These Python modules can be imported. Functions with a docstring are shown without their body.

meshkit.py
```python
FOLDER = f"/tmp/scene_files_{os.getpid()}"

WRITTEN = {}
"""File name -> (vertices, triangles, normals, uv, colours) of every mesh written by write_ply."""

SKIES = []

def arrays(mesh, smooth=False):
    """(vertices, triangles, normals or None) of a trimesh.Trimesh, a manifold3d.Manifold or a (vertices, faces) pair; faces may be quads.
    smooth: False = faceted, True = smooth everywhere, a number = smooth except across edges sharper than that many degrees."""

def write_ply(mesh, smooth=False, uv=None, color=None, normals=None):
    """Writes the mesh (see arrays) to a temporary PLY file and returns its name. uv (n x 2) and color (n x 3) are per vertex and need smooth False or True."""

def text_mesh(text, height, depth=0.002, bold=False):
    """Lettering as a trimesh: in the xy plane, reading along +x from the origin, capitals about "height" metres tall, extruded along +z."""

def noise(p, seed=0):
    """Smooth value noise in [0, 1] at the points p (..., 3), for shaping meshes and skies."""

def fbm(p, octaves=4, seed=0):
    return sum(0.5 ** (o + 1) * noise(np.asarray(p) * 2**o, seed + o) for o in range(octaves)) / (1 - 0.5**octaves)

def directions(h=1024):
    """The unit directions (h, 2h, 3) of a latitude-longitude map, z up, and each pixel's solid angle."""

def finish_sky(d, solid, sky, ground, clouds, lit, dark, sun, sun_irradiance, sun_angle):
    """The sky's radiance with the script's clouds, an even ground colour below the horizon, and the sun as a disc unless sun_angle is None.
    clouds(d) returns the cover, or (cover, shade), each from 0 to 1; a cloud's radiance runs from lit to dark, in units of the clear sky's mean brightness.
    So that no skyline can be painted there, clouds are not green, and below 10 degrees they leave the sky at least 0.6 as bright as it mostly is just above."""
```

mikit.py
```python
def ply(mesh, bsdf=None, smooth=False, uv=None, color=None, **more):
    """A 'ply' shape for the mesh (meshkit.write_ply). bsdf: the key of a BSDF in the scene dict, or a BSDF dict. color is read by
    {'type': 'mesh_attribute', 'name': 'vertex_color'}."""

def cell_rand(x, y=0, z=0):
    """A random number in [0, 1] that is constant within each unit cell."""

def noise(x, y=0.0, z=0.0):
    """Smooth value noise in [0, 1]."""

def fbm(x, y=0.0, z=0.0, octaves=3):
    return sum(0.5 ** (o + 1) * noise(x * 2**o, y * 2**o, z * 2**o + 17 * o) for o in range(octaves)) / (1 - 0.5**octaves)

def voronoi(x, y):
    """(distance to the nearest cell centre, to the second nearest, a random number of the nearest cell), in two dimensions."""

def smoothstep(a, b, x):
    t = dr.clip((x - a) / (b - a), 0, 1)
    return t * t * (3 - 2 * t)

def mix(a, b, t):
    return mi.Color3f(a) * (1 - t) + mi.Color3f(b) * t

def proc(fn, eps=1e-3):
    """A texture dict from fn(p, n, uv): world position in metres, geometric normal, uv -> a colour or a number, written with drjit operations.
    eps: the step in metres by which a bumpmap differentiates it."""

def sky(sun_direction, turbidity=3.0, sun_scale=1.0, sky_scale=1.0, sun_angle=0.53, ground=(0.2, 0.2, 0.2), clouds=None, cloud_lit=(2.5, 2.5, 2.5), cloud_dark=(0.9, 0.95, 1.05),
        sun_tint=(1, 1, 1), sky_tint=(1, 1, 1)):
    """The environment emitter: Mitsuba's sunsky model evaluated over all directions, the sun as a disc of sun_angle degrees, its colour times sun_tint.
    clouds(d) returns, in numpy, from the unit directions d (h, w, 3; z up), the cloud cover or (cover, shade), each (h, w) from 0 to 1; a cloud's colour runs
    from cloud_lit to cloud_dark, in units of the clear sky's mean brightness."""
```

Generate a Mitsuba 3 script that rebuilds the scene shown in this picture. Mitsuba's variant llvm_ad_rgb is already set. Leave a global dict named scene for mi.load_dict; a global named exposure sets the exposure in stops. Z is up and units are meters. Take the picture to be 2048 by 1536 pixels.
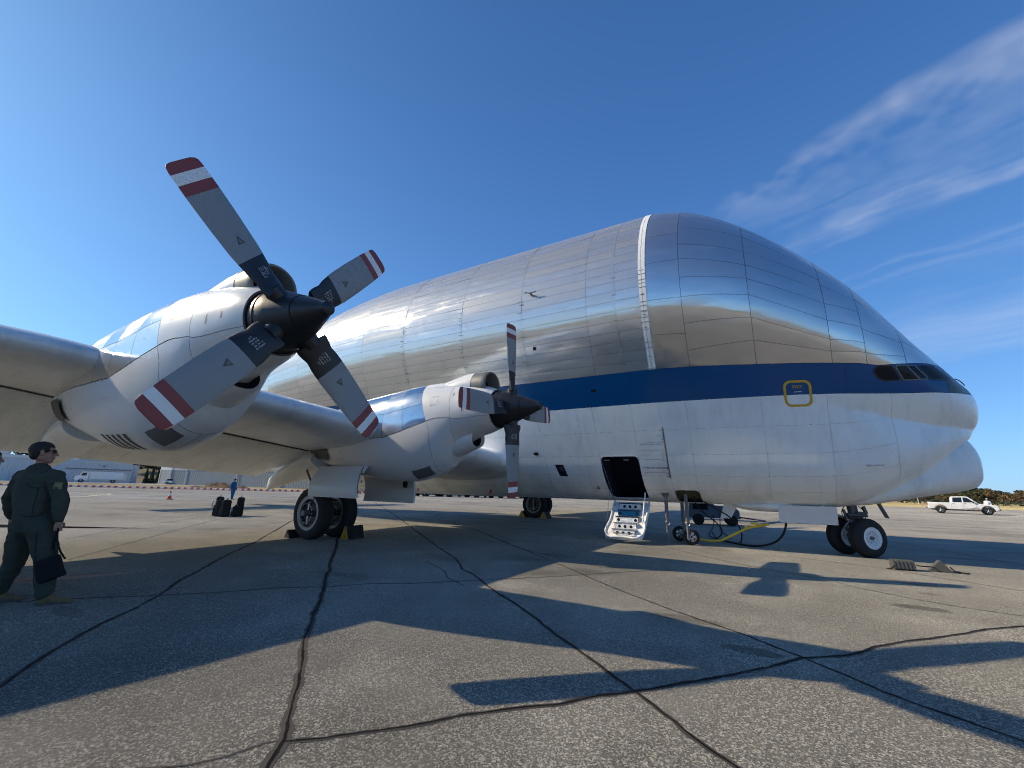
import math, random
import numpy as np, trimesh, drjit as dr, mitsuba as mi
import manifold3d as m3
import shapely
from shapely.geometry import Polygon, Point, box as sbox
from shapely import affinity
from scipy.interpolate import PchipInterpolator
import mikit, meshkit
from mikit import proc, noise, fbm, voronoi, cell_rand, smoothstep, mix

random.seed(7)
rng = np.random.default_rng(7)
scene, labels = {}, {}

# ------------------------------------------------------------------ camera, sky, exposure
CAM = np.array([5.028, -15.404, 1.538])
YAW, PITCH, ROLL = -0.53764, 0.24189, 0.02492
HFOV = 100.7566

def cam_matrix():
    cy, sy, cp, sp = math.cos(YAW), math.sin(YAW), math.cos(PITCH), math.sin(PITCH)
    f = np.array([sy * cp, cy * cp, sp]); r0 = np.array([cy, -sy, 0.0]); u0 = np.cross(r0, f)
    c, s = math.cos(ROLL), math.sin(ROLL)
    r, u = c * r0 + s * u0, -s * r0 + c * u0
    M = np.eye(4); M[:3, 0], M[:3, 1], M[:3, 2], M[:3, 3] = -r, u, f, CAM
    return M.tolist()

scene['camera'] = {'type': 'perspective', 'fov': HFOV, 'fov_axis': 'x', 'near_clip': 0.1, 'far_clip': 20000.0,
                   'to_world': mi.ScalarTransform4f(cam_matrix())}
SUN = np.array([-1.47, -0.575, 1.0])

def cirrus(d):
    """Thin wind-drawn cirrus as a flat layer: streaks that run away ahead of the aircraft."""
    z = np.maximum(d[..., 2], 0.02)
    px, py = d[..., 0] / (z + 0.10), d[..., 1] / (z + 0.10)
    u, v = 0.94 * px - 0.34 * py, 0.34 * px + 0.94 * py
    P = lambda a, b, c=0.0: np.stack([a, b, np.full_like(a, c)], -1)
    N = lambda a, b, c, o=4: meshkit.fbm(P(a, b, c), o) - 0.5
    w1, w2 = N(u * 2.2, v * 2.2, 3.1), N(u * 5.5, v * 5.5, 9.7)
    v2 = v + 0.20 * w1 + 0.10 * w2 + 0.05 * u; u2 = u + 0.25 * w2
    fib = np.clip((N(u2 * 3.0 + 3 * v, v2 * 26, 4.4, 4) + 0.5 - 0.30) / 0.40, 0, 1)
    puff = np.clip((N(u * 9, v * 9, 1.7, 4) + 0.5 - 0.36) / 0.3, 0, 1)
    soft = np.clip((N(u * 1.6, v * 3.2, 6.2, 4) + 0.5 - 0.30) / 0.35, 0, 1)
    def band(c, up, dn): t = (v2 - c); return np.where(t < 0, np.exp(-(t / up) ** 2), np.exp(-(t / dn) ** 2))
    s1 = 0.28 * band(1.17, 0.06, 0.14) * (0.15 + 0.85 * puff)
    s2 = 0.34 * band(1.60, 0.24, 0.05) * (0.30 + 0.70 * fib) * (0.45 + 0.55 * puff)
    s3 = 0.28 * band(2.75, 0.60, 0.40) * (0.35 + 0.65 * soft) * (0.6 + 0.4 * fib) + 0.20 * band(1.95, 0.10, 0.07) * fib
    s4 = 0.35 * band(0.30, 0.20, 0.15) * soft * fib + 0.3 * band(3.9, 0.5, 0.4) * soft
    start = np.clip((u + 0.60 + 0.45 * w1) / 0.40, 0, 1); start = start * start * (3 - 2 * start)
    s3s = np.clip((u + 0.85) / 0.55, 0, 1); end = np.clip((5.0 - u) / 3.0, 0, 1)
    c = (s1 * start * 1.0 + s2 * start + s3 * s3s + s4 * np.clip((u - 0.2) / 1.0, 0, 1)) * end
    c = np.maximum(c - 0.05, 0) * 1.05
    c = c * (0.30 + 0.60 * np.exp(-np.clip(u - 0.15, 0, 9) ** 2 / 0.25))
    veil = 0.24 * np.exp(-np.maximum(d[..., 2], 0) / 0.085)   # whitish haze low over the horizon
    return np.clip(np.clip(c, 0, 0.8) * np.clip((d[..., 2] - 0.02) / 0.10, 0, 1) + veil, 0, 0.85)

scene['sky'] = mikit.sky(SUN, turbidity=2.6, sky_scale=1.0, sky_tint=(0.62, 0.98, 1.38), sun_tint=(0.96, 1.0, 1.03), clouds=cirrus, cloud_lit=(2.5, 2.6, 2.8), ground=(0.16, 0.15, 0.13))
exposure = 2.0
# ------------------------------------------------------------------ helpers
_NUM = {}
def key_of(name, parent=None):
    k = f'{parent}__{name}' if parent else name
    n = _NUM.get(k, 0); _NUM[k] = n + 1
    return k if n == 0 else f'{k}_{n:03d}'

def obj(name, mesh, bsdf, parent=None, smooth=False, label=None, cat=None, group=None, kind=None, **kw):
    k = key_of(name, parent)
    scene[k] = mikit.ply(mesh, bsdf, smooth=smooth, **kw)
    tag(k, label, cat, group, kind)
    return k

def tag(k, label=None, cat=None, group=None, kind=None):
    d = {a: b for a, b in (('label', label), ('category', cat), ('group', group), ('kind', kind)) if b}
    if d: labels[k] = {**labels.get(k, {}), **d}

def thing(name, label, cat, group=None):
    k = key_of(name); tag(k, label, cat, group); return k

def V(*a): return np.array(a, float)
def cat_(*ms): return trimesh.util.concatenate([m for m in ms if m is not None])
def T4(M, m):
    m = m.copy(); m.apply_transform(M); return m
def move(m, x=0, y=0, z=0): return T4(trimesh.transformations.translation_matrix([x, y, z]), m)
def rotm(ang, ax, pt=(0, 0, 0)): return trimesh.transformations.rotation_matrix(ang, ax, pt)

def bx(cx, cy, cz, sx, sy, sz, rz=0.0, bev=0.0):
    """Box by centre and size, optionally with bevelled edges."""
    if bev > 0:
        b = min(bev, .49 * min(sx, sy, sz)); pts = []
        for s in np.ndindex(2, 2, 2):
            q = np.array(s) * 2 - 1; h = np.array([sx, sy, sz]) / 2
            for k in range(3):
                e = h - b; e[k] = h[k]; pts.append(q * e)
        m = trimesh.Trimesh(*_hull(np.array(pts)), process=False)
    else:
        m = trimesh.creation.box((sx, sy, sz))
    if rz: m.apply_transform(rotm(rz, [0, 0, 1]))
    return move(m, cx, cy, cz)

def _hull(p):
    h = m3.Manifold.hull_points(np.asarray(p, float)).to_mesh()
    return np.array(h.vert_properties[:, :3]), np.array(h.tri_verts)
def hull(p): return trimesh.Trimesh(*_hull(p), process=False)

def cyl(p0, p1, r, r1=None, n=16, cap=True):
    """Cylinder or cone frustum between two points."""
    p0, p1 = np.asarray(p0, float), np.asarray(p1, float); r1 = r if r1 is None else r1
    ax = p1 - p0; ax = ax / np.linalg.norm(ax)
    a = np.cross(ax, [0, 0, 1] if abs(ax[2]) < .9 else [1, 0, 0]); a /= np.linalg.norm(a); b = np.cross(ax, a)
    t = np.arange(n) * 2 * np.pi / n; ring = np.cos(t)[:, None] * a + np.sin(t)[:, None] * b
    v = np.vstack([p0 + r * ring, p1 + r1 * ring]); i = np.arange(n); j = (i + 1) % n
    f = np.vstack([np.c_[i, j, j + n], np.c_[i, j + n, i + n]])
    if cap:
        v = np.vstack([v, p0 + r * ring, p1 + r1 * ring, [p0], [p1]])
        f = np.vstack([f, np.c_[j + 2 * n, i + 2 * n, np.full(n, 4 * n)], np.c_[i + 3 * n, j + 3 * n, np.full(n, 4 * n + 1)]])
    return trimesh.Trimesh(v, f, process=False)

def tube(path, r, n=10, closed=False):
    """Round tube along a polyline (radius a number or one per point)."""
    P = np.asarray(path, float); N = len(P); r = np.broadcast_to(r, (N,))
    tan = np.gradient(P, axis=0); tan /= np.linalg.norm(tan, axis=1, keepdims=True) + 1e-12
    up = np.array([0, 0, 1.0]) if abs(tan[0, 2]) < .9 else np.array([1.0, 0, 0])
    a = np.cross(tan[0], up); a /= np.linalg.norm(a); rows = []
    for k in range(N):
        a = a - tan[k] * (a @ tan[k]); a /= np.linalg.norm(a) + 1e-12; b = np.cross(tan[k], a)
        t = np.arange(n) * 2 * np.pi / n
        rows.append(P[k] + r[k] * (np.cos(t)[:, None] * a + np.sin(t)[:, None] * b))
    return loft(np.array(rows), cap=True)

def smooth_path(P, n=24):
    P = np.asarray(P, float); s = np.r_[0, np.cumsum(np.linalg.norm(np.diff(P, axis=0), axis=1))]
    from scipy.interpolate import CubicSpline
    return CubicSpline(s, P, axis=0)(np.linspace(0, s[-1], n))

def loft(R, cap=False, closed=True):
    """Surface through rings R (m, n, 3)."""
    R = np.asarray(R, float); m, n = R.shape[:2]; v = R.reshape(-1, 3)
    i, j = np.meshgrid(np.arange(m - 1), np.arange(n if closed else n - 1), indexing='ij'); i, j = i.ravel(), j.ravel(); k = (j + 1) % n
    q = np.c_[i * n + j, (i + 1) * n + j, (i + 1) * n + k, i * n + k]
    f = np.vstack([q[:, [0, 2, 1]], q[:, [0, 3, 2]]])
    if cap and closed:
        c0, c1 = len(v), len(v) + 1; v = np.vstack([v, [R[0].mean(0)], [R[-1].mean(0)]]); a = np.arange(n); b = (a + 1) % n
        f = np.vstack([f, np.c_[b, a, np.full(n, c0)], np.c_[a + (m - 1) * n, b + (m - 1) * n, np.full(n, c1)]])
    return trimesh.Trimesh(v, f, process=False)

def lathe(prof, p=(0, 0, 0), ax=(1, 0, 0), n=32):
    """Surface of revolution: prof rows (t along axis, radius)."""
    ax = np.asarray(ax, float) / np.linalg.norm(ax); a = np.cross(ax, [0, 0, 1] if abs(ax[2]) < .9 else [0, 1, 0]); a /= np.linalg.norm(a); b = np.cross(ax, a)
    t = np.arange(n) * 2 * np.pi / n; ring = np.cos(t)[:, None] * a + np.sin(t)[:, None] * b
    return loft(np.array([np.asarray(p, float) + q[0] * ax + max(q[1], 1e-4) * ring for q in np.asarray(prof, float)]))

def solid(grid, thick):
    """Closed slab of a grid (m, n, 3): the grid, its copy moved by the vector 'thick', and rims."""
    G = np.asarray(grid, float); m, n = G.shape[:2]; v = np.vstack([G.reshape(-1, 3), (G + np.asarray(thick, float)).reshape(-1, 3)])
    i, j = np.meshgrid(np.arange(m - 1), np.arange(n - 1), indexing='ij'); i, j = i.ravel(), j.ravel(); a = i * n + j
    q = np.c_[a, a + n, a + n + 1, a + 1]; N = m * n
    ring = np.r_[np.arange(n - 1), np.arange(m - 1) * n + n - 1, (m - 1) * n + np.arange(n - 1, 0, -1), np.arange(m - 1, 0, -1) * n]; nx = np.roll(ring, -1)
    f = np.vstack([q[:, [0, 1, 2]], q[:, [0, 2, 3]], N + q[:, [0, 2, 1]], N + q[:, [0, 3, 2]], np.c_[ring, nx, nx + N], np.c_[ring, nx + N, ring + N]])
    return trimesh.Trimesh(v, f, process=False)

def grid_mesh(G, flip=False):
    G = np.asarray(G, float); m, n = G.shape[:2]; i, j = np.meshgrid(np.arange(m - 1), np.arange(n - 1), indexing='ij'); a = (i * n + j).ravel()
    q = np.c_[a, a + n, a + n + 1, a + 1]; f = np.vstack([q[:, [0, 1, 2]], q[:, [0, 2, 3]]])
    return trimesh.Trimesh(G.reshape(-1, 3), f[:, ::-1] if flip else f, process=False)

def extrude(poly, h):
    gs = getattr(poly, 'geoms', [poly])
    return trimesh.util.concatenate([trimesh.creation.extrude_polygon(g, h, engine='earcut') for g in gs])

def flat(poly, z):
    """Triangulated polygon at height z (poly coordinates are world x, y)."""
    out = []
    for g in getattr(poly, 'geoms', [poly]):
        v, f = trimesh.creation.triangulate_polygon(g, engine='earcut'); out.append(trimesh.Trimesh(np.c_[v, np.full(len(v), z)], f, process=False))
    m = trimesh.util.concatenate(out)
    fn = np.cross(m.vertices[m.faces[:, 1]] - m.vertices[m.faces[:, 0]], m.vertices[m.faces[:, 2]] - m.vertices[m.faces[:, 0]])[:, 2] < 0
    m.faces[fn] = m.faces[fn][:, ::-1]
    return m

def rrect(x0, y0, x1, y1, r): return sbox(x0 + r, y0 + r, x1 - r, y1 - r).buffer(r, 8)

def rgb(*c): return {'type': 'rgb', 'value': list(c)}
def mat(name, color, rough=0.5, metal=0.0, spec=0.5, **kw):
    b = {'type': 'principled', 'base_color': rgb(*color) if isinstance(color, tuple) else color, 'roughness': rough, 'metallic': metal, **kw}
    if 'clearcoat' not in kw and metal == 0: b['specular'] = spec
    scene[name] = {'type': 'twosided', 'bsdf': b}
    return name
# ------------------------------------------------------------------ materials
def C(*a): return mi.Color3f(*a)

def f_asphalt(p, n, uv):
    x, y = p.x, p.y
    d = dr.sqrt(dr.square(x - 5.0) + dr.square(y + 15.4))
    _, _, r1 = voronoi(x * 84, y * 84)
    _, _, r2 = voronoi(x * 170 + 7, y * 170)
    chip = dr.select(r1 > 0.55, (r1 - 0.55) * 2.2, 0) * 0.75 + r2 * 0.35
    near = 1 - smoothstep(7, 22, d)
    big = fbm(x * 0.22, y * 0.22, 0, 4)
    mid = fbm(x * 1.7 + 5, y * 1.7, 3, 3)
    streak = fbm(x * 0.12 + y * 0.02, y * 1.1 - x * 0.22, 6.0, 3)
    v = 0.172 * (1 + 0.55 * (big - 0.5) + 0.3 * (mid - 0.5) + 0.5 * (streak - 0.5) * smoothstep(8, 30, d))
    v *= 1 + near * (chip * 1.7 - 0.60) * (0.65 + 0.7 * fbm(x * 1.9, y * 1.9, 8.0, 3))
    stain = smoothstep(0.66, 0.8, fbm(x * 0.55 + 31, y * 0.8, 1.0, 3))
    v *= 1 - 0.3 * stain
    wob = 0.35 * (fbm(x * 2.3 + 11, y * 2.3, 4.0, 3) - 0.5)
    for cx, cy, rx, ry, k in ((6.72, -6.56, 0.36, 0.17, 0.5), (7.17, -5.22, 0.2, 0.09, 0.4), (4.72, -10.0, 0.30, 0.13, 0.5), (3.95, -9.2, 0.45, 0.15, 0.35), (-2.3, -13.3, 0.4, 0.12, 0.3), (1.9, -6.2, 0.5, 0.16, 0.25), (0.4, -5.4, 0.5, 0.2, 0.3)):
        e = dr.sqrt(dr.square((x - cx) / rx) + dr.square((y - cy) / ry)) + wob
        v *= 1 - k * (1 - smoothstep(0.75, 1.15, e))
    slab = cell_rand(dr.floor((x * 0.93 + y * 0.37) / 3.1), dr.floor((y * 0.93 - x * 0.37) / 4.3), 5.0)
    v *= 0.93 + 0.13 * slab
    v *= 1 + 0.22 * smoothstep(0.55, 0.75, fbm(x * 0.8 + 3, y * 0.8, 9.0, 4)) * near
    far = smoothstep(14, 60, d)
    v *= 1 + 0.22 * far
    return C(v * 1.05, v * 0.99, v * 0.84)

def f_asphalt_h(p, n, uv):
    x, y = p.x, p.y
    d = dr.sqrt(dr.square(x - 5.0) + dr.square(y + 15.4))
    d1, d2, r1 = voronoi(x * 84, y * 84)
    return (0.0055 * r1 - 0.0045 * d1 + 0.0035 * noise(x * 40, y * 40)) * (1 - smoothstep(8, 20, d))

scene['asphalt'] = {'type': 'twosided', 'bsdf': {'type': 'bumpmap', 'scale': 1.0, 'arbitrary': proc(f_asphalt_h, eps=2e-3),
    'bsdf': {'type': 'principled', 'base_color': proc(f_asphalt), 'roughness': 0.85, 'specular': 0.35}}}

def f_white(p, n, uv):
    """White paint with faint grime: streaks that run down and soft patches."""
    g = fbm(p.x * 2.2, p.y * 0.7, p.z * 0.7, 4)
    h = fbm(p.x * 9.0, p.y * 1.6 + 4, p.z * 1.6, 3)
    k = 1 - 0.13 * smoothstep(0.48, 0.8, g) - 0.07 * smoothstep(0.5, 0.8, h)
    sp = smoothstep(0.77, 0.85, noise(p.x * 31, p.y * 31, p.z * 31)) * 0.10
    k -= sp
    return C(0.775 * k, 0.80 * k, 0.80 * k)

mat('white_paint', proc(f_white), 0.30, spec=0.5)
def f_wing(p, n, uv):
    g = fbm(p.x * 0.9, p.y * 2.6, p.z, 4); h = fbm(p.x * 14, p.y * 14, p.z * 14, 2); s = fbm(p.x * 1.2, p.y * 12.0, 3.0, 3)
    k = 1 - 0.12 * smoothstep(0.42, 0.8, g) - 0.08 * smoothstep(0.5, 0.85, h) - 0.08 * smoothstep(0.55, 0.8, s)
    return C(0.63 * k, 0.66 * k, 0.665 * k)
mat('wing_paint', proc(f_wing), 0.34, spec=0.5)
mat('blue_paint', (0.001, 0.066, 0.20), 0.2, spec=0.4)
mat('antiglare_paint', (0.018, 0.020, 0.026), 0.30)
mat('yellow_paint', (0.55, 0.33, 0.03), 0.4)
mat('stripe_paint', (0.72, 0.73, 0.72), 0.35)

def f_metal_rough(p, n, uv):
    a = fbm(p.x * 0.8, p.y * 7.0, p.z * 7.0, 3); b = fbm(p.x * 3.0 + 9, p.y * 2.0, p.z * 2.0, 3)
    return dr.clip(0.12 + 0.10 * smoothstep(0.45, 0.75, a) + 0.07 * smoothstep(0.5, 0.8, b), 0.1, 0.4)
def f_metal_col(p, n, uv):
    a = fbm(p.x * 0.7, p.y * 5.0, p.z * 5.0 + 3, 3); b = fbm(p.x * 2.4 + 9, p.y * 2.2, p.z * 2.2, 4)
    k = 1 - 0.22 * smoothstep(0.5, 0.8, a) - 0.16 * smoothstep(0.52, 0.8, b)
    return C(0.74 * k, 0.745 * k, 0.735 * k)
def f_dome_rough(p, n, uv):
    b = fbm(p.x * 1.3 + 9, p.y * 1.3, p.z * 3.0, 4)
    return dr.clip(0.11 + 0.17 * smoothstep(0.45, 0.75, b), 0.08, 0.5)
PR, PC, PD = proc(f_metal_rough), proc(f_metal_col), proc(f_dome_rough)
def f_barrel_h(p, n, uv):
    return 0.0013 * fbm(p.x * 0.55, p.y * 8.5, p.z * 8.5, 3) + 0.0010 * fbm(p.x * 2.2, p.y * 3.0, p.z * 3.0, 3)
BH = proc(f_barrel_h, eps=4e-3)
for i, t in enumerate((1.0, 0.93, 0.86)):   # worn sheet: a polished and a dulled share of the same metal, faintly rippled along the rivet rows
    c = PC if i == 0 else rgb(0.74 * t, 0.745 * t, 0.735 * t)
    scene[f'barrel_metal_{i}'] = {'type': 'twosided', 'bsdf': {'type': 'bumpmap', 'scale': 1.0, 'arbitrary': BH, 'bsdf': {'type': 'blendbsdf', 'weight': (0.40, 0.46, 0.54)[i],
        'a': {'type': 'principled', 'base_color': c, 'metallic': 1.0, 'roughness': PR if i < 2 else 0.19}, 'b': {'type': 'principled', 'base_color': rgb(0.47 * t, 0.48 * t, 0.48 * t), 'metallic': 0.35, 'roughness': 0.62}}}}
def f_dome_h(p, n, uv):
    return 0.0022 * fbm(p.x * 1.6, p.y * 2.2, p.z * 2.6, 4)
DH = proc(f_dome_h, eps=4e-3)
for i, t in enumerate((1.0, 0.94)):
    scene[f'dome_metal_{i}'] = {'type': 'twosided', 'bsdf': {'type': 'bumpmap', 'scale': 1.0, 'arbitrary': DH, 'bsdf': {'type': 'blendbsdf', 'weight': (0.16, 0.22)[i], 'a': {'type': 'principled', 'base_color': rgb(0.70 * t, 0.70 * t, 0.70 * t), 'metallic': 1.0, 'roughness': PD if i == 0 else 0.16}, 'b': {'type': 'principled', 'base_color': rgb(0.42, 0.42, 0.41), 'metallic': 0.3, 'roughness': 0.6}}}}
scene['nacelle_metal'] = {'type': 'twosided', 'bsdf': {'type': 'principled', 'base_color': rgb(0.62, 0.63, 0.64), 'metallic': 1.0, 'roughness': 0.13}}
mat('seam_dark', (0.085, 0.085, 0.085), 0.7)
mat('primer_dark', (0.05, 0.055, 0.05), 0.6)
mat('cavity', (0.012, 0.013, 0.018), 0.9, spec=0.1)
mat('rubber', (0.018, 0.018, 0.019), 0.72, spec=0.3)
mat('rubber_dusty', (0.032, 0.032, 0.033), 0.85, spec=0.2)
mat('prop_black', (0.013, 0.014, 0.017), 0.42)
mat('prop_grey', (0.23, 0.24, 0.245), 0.42)
mat('prop_red', (0.23, 0.045, 0.042), 0.5)
mat('steel', (0.50, 0.50, 0.50), 0.35, 1.0)
mat('steel_dark', (0.12, 0.12, 0.125), 0.5, 0.6)
mat('wheel_white', (0.66, 0.67, 0.68), 0.4)
mat('wheel_dark', (0.06, 0.06, 0.065), 0.5, 0.3)
mat('grey_paint', (0.13, 0.13, 0.13), 0.5)
mat('rim_grey', (0.30, 0.30, 0.31), 0.42, 0.4)
mat('intake_grey', (0.16, 0.165, 0.15), 0.45, 0.3)
mat('glass_dark', (0.006, 0.009, 0.016), 0.04, spec=0.22)
mat('white_gloss', (0.75, 0.75, 0.73), 0.22)
mat('black_plastic', (0.015, 0.015, 0.016), 0.4)
mat('red_paint', (0.42, 0.02, 0.02), 0.5)
# ---- fuselage loft (metres; x forward, y to port, z up) ----
_FS = np.array([
 # x     RU    zU    zt    zbU   rL    zL    zb    hull
 [-34.0, 0.25, 4.70, 4.95, 4.45, 0.20, 4.65, 4.40, 1],
 [-31.0, 0.95, 5.20, 6.05, 4.00, 0.60, 4.60, 3.85, 1],
 [-26.0, 1.95, 5.90, 7.60, 3.60, 1.15, 4.20, 2.95, 1],
 [-20.0, 3.05, 6.70, 9.25, 3.50, 1.70, 3.75, 2.05, 1],
 [-16.5, 3.55, 7.05, 10.02, 3.50, 1.98, 3.48, 1.55, 1],
 [-14.6, 3.72, 7.20, 10.45, 3.50, 2.08, 3.42, 1.36, 1],
 [-12.8, 3.86, 7.34, 10.90, 3.50, 2.13, 3.38, 1.26, 1],
 [-10.7, 3.92, 7.42, 11.23, 3.52, 2.15, 3.37, 1.22, 1],
 [-8.6,  3.94, 7.46, 11.39, 3.52, 2.15, 3.37, 1.22, 1],
 [-5.0,  3.94, 7.46, 11.40, 3.52, 2.15, 3.37, 1.22, 1],
 [1.6,   3.94, 7.46, 11.40, 3.52, 2.15, 3.37, 1.22, 1],
 [2.45,  3.93, 7.46, 11.39, 3.53, 2.13, 3.36, 1.22, 1],
 [3.42,  3.78, 7.40, 11.20, 3.60, 2.08, 3.30, 1.22, 1],
 [4.15,  3.60, 7.22, 10.86, 3.60, 2.03, 3.20, 1.22, 1],
 [5.05,  3.32, 6.88, 10.22, 3.55, 1.95, 3.08, 1.22, 1],
 [5.9,   3.00, 6.45, 9.47,  3.45, 1.85, 2.98, 1.22, .96],
 [6.6,   2.68, 6.07, 8.76,  3.35, 1.75, 2.90, 1.25, .84],
 [7.3,   2.30, 5.68, 7.95,  3.20, 1.60, 2.85, 1.41, .6],
 [7.7,   2.07, 5.40, 7.42,  3.08, 1.48, 2.83, 1.58, .4],
 [8.25,  1.76, 4.82, 6.55,  2.98, 1.30, 2.84, 1.87, .10],
 [8.75,  1.52, 4.33, 5.70,  2.98, 1.10, 2.92, 2.19, 0],
 [9.15,  1.26, 4.05, 5.09,  3.06, 0.86, 3.02, 2.58, 0],
 [9.5,   0.90, 3.88, 4.58,  3.16, 0.50, 3.14, 2.98, 0],
 [9.68,  0.64, 3.82, 4.36,  3.26, 0.20, 3.36, 3.24, 0],
 [9.78,  0.38, 3.80, 4.12,  3.48, 0.10, 3.60, 3.47, 0],
 [9.825, 0.05, 3.80, 3.84,  3.76, 0.02, 3.78, 3.755, 0]])
_FI = PchipInterpolator(_FS[:, 0], _FS[:, 1:], axis=0)
_ZA = np.array([[-40, 5.01], [2.5, 5.0], [3.7, 4.98], [5, 4.92], [6.6, 4.85], [7.35, 4.82], [7.7, 4.76], [8.1, 4.79], [8.7, 4.82], [10, 4.82]])
_ZB = np.array([[-40, 4.10], [7, 4.10], [9.0, 4.06], [9.5, 4.07], [10, 4.12]])

def fus_half(x, n=320):
    """Starboard half section at x: (n, 2) points (y<=0, z) from the top centreline to the keel."""
    RU, zU, zt, zbU, rL, zL, zb, h = _FI(x)
    c = (1 - np.cos(np.linspace(0, np.pi, n))) / 2
    z = zt + (zb - zt) * c
    def ell(w, zc, top, bot):
        k = np.where(z > zc, (z - zc) / max(top - zc, 1e-3), (zc - z) / max(zc - bot, 1e-3))
        return w * np.sqrt(np.clip(1 - k * k, 0, None))
    w = np.maximum(ell(RU, zU, zt, zbU), ell(rL, zL, min(zL + rL, zt), zb))
    # concave envelope of w(z): the flank that hulls both lobes
    if h > 0:
        P = np.c_[-z, w]; s = [0]
        for i in range(1, n):
            while len(s) > 1 and (P[s[-1], 0] - P[s[-2], 0]) * (P[i, 1] - P[s[-2], 1]) - (P[s[-1], 1] - P[s[-2], 1]) * (P[i, 0] - P[s[-2], 0]) >= 0:
                s.pop()
            s.append(i)
        w = (1 - h) * w + h * np.interp(-z, P[s, 0], P[s, 1])
    w[0] = w[-1] = 0
    return np.c_[-w, z]

_CACHE = {}
def fus_row(x, seg, u):
    """Points (len(u), 3) at station x in segment 0 (bare metal), 1 (stripe), 2 (white), u from upper to lower edge."""
    x = round(float(x), 4)
    if x not in _CACHE:
        H = fus_half(x); s = np.r_[0, np.cumsum(np.hypot(*np.diff(H, axis=0).T))]
        zt, zb = H[0, 1], H[-1, 1]
        za = min(np.interp(x, *_ZA.T), zt - 1e-4); zb_ = min(np.interp(x, *_ZB.T), za - 1e-4)
        za, zb_ = max(za, zb + 2e-4), max(zb_, zb + 1e-4)
        sa, sb = np.interp(-za, -H[:, 1], s), np.interp(-zb_, -H[:, 1], s)
        _CACHE[x] = (H, s, (0, sa, sb, s[-1]))
    H, s, m = _CACHE[x]
    t = m[seg] + (m[seg + 1] - m[seg]) * np.asarray(u)
    return np.c_[np.full(len(t), x), np.interp(t, s, H[:, 0]), np.interp(t, s, H[:, 1])]

def fus_patch(x, seg, u):
    """Grid (len(x), len(u), 3) and outward unit normals."""
    x, u = np.asarray(x, float), np.asarray(u, float)
    G = np.array([fus_row(a, seg, u) for a in x])
    return G
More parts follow.
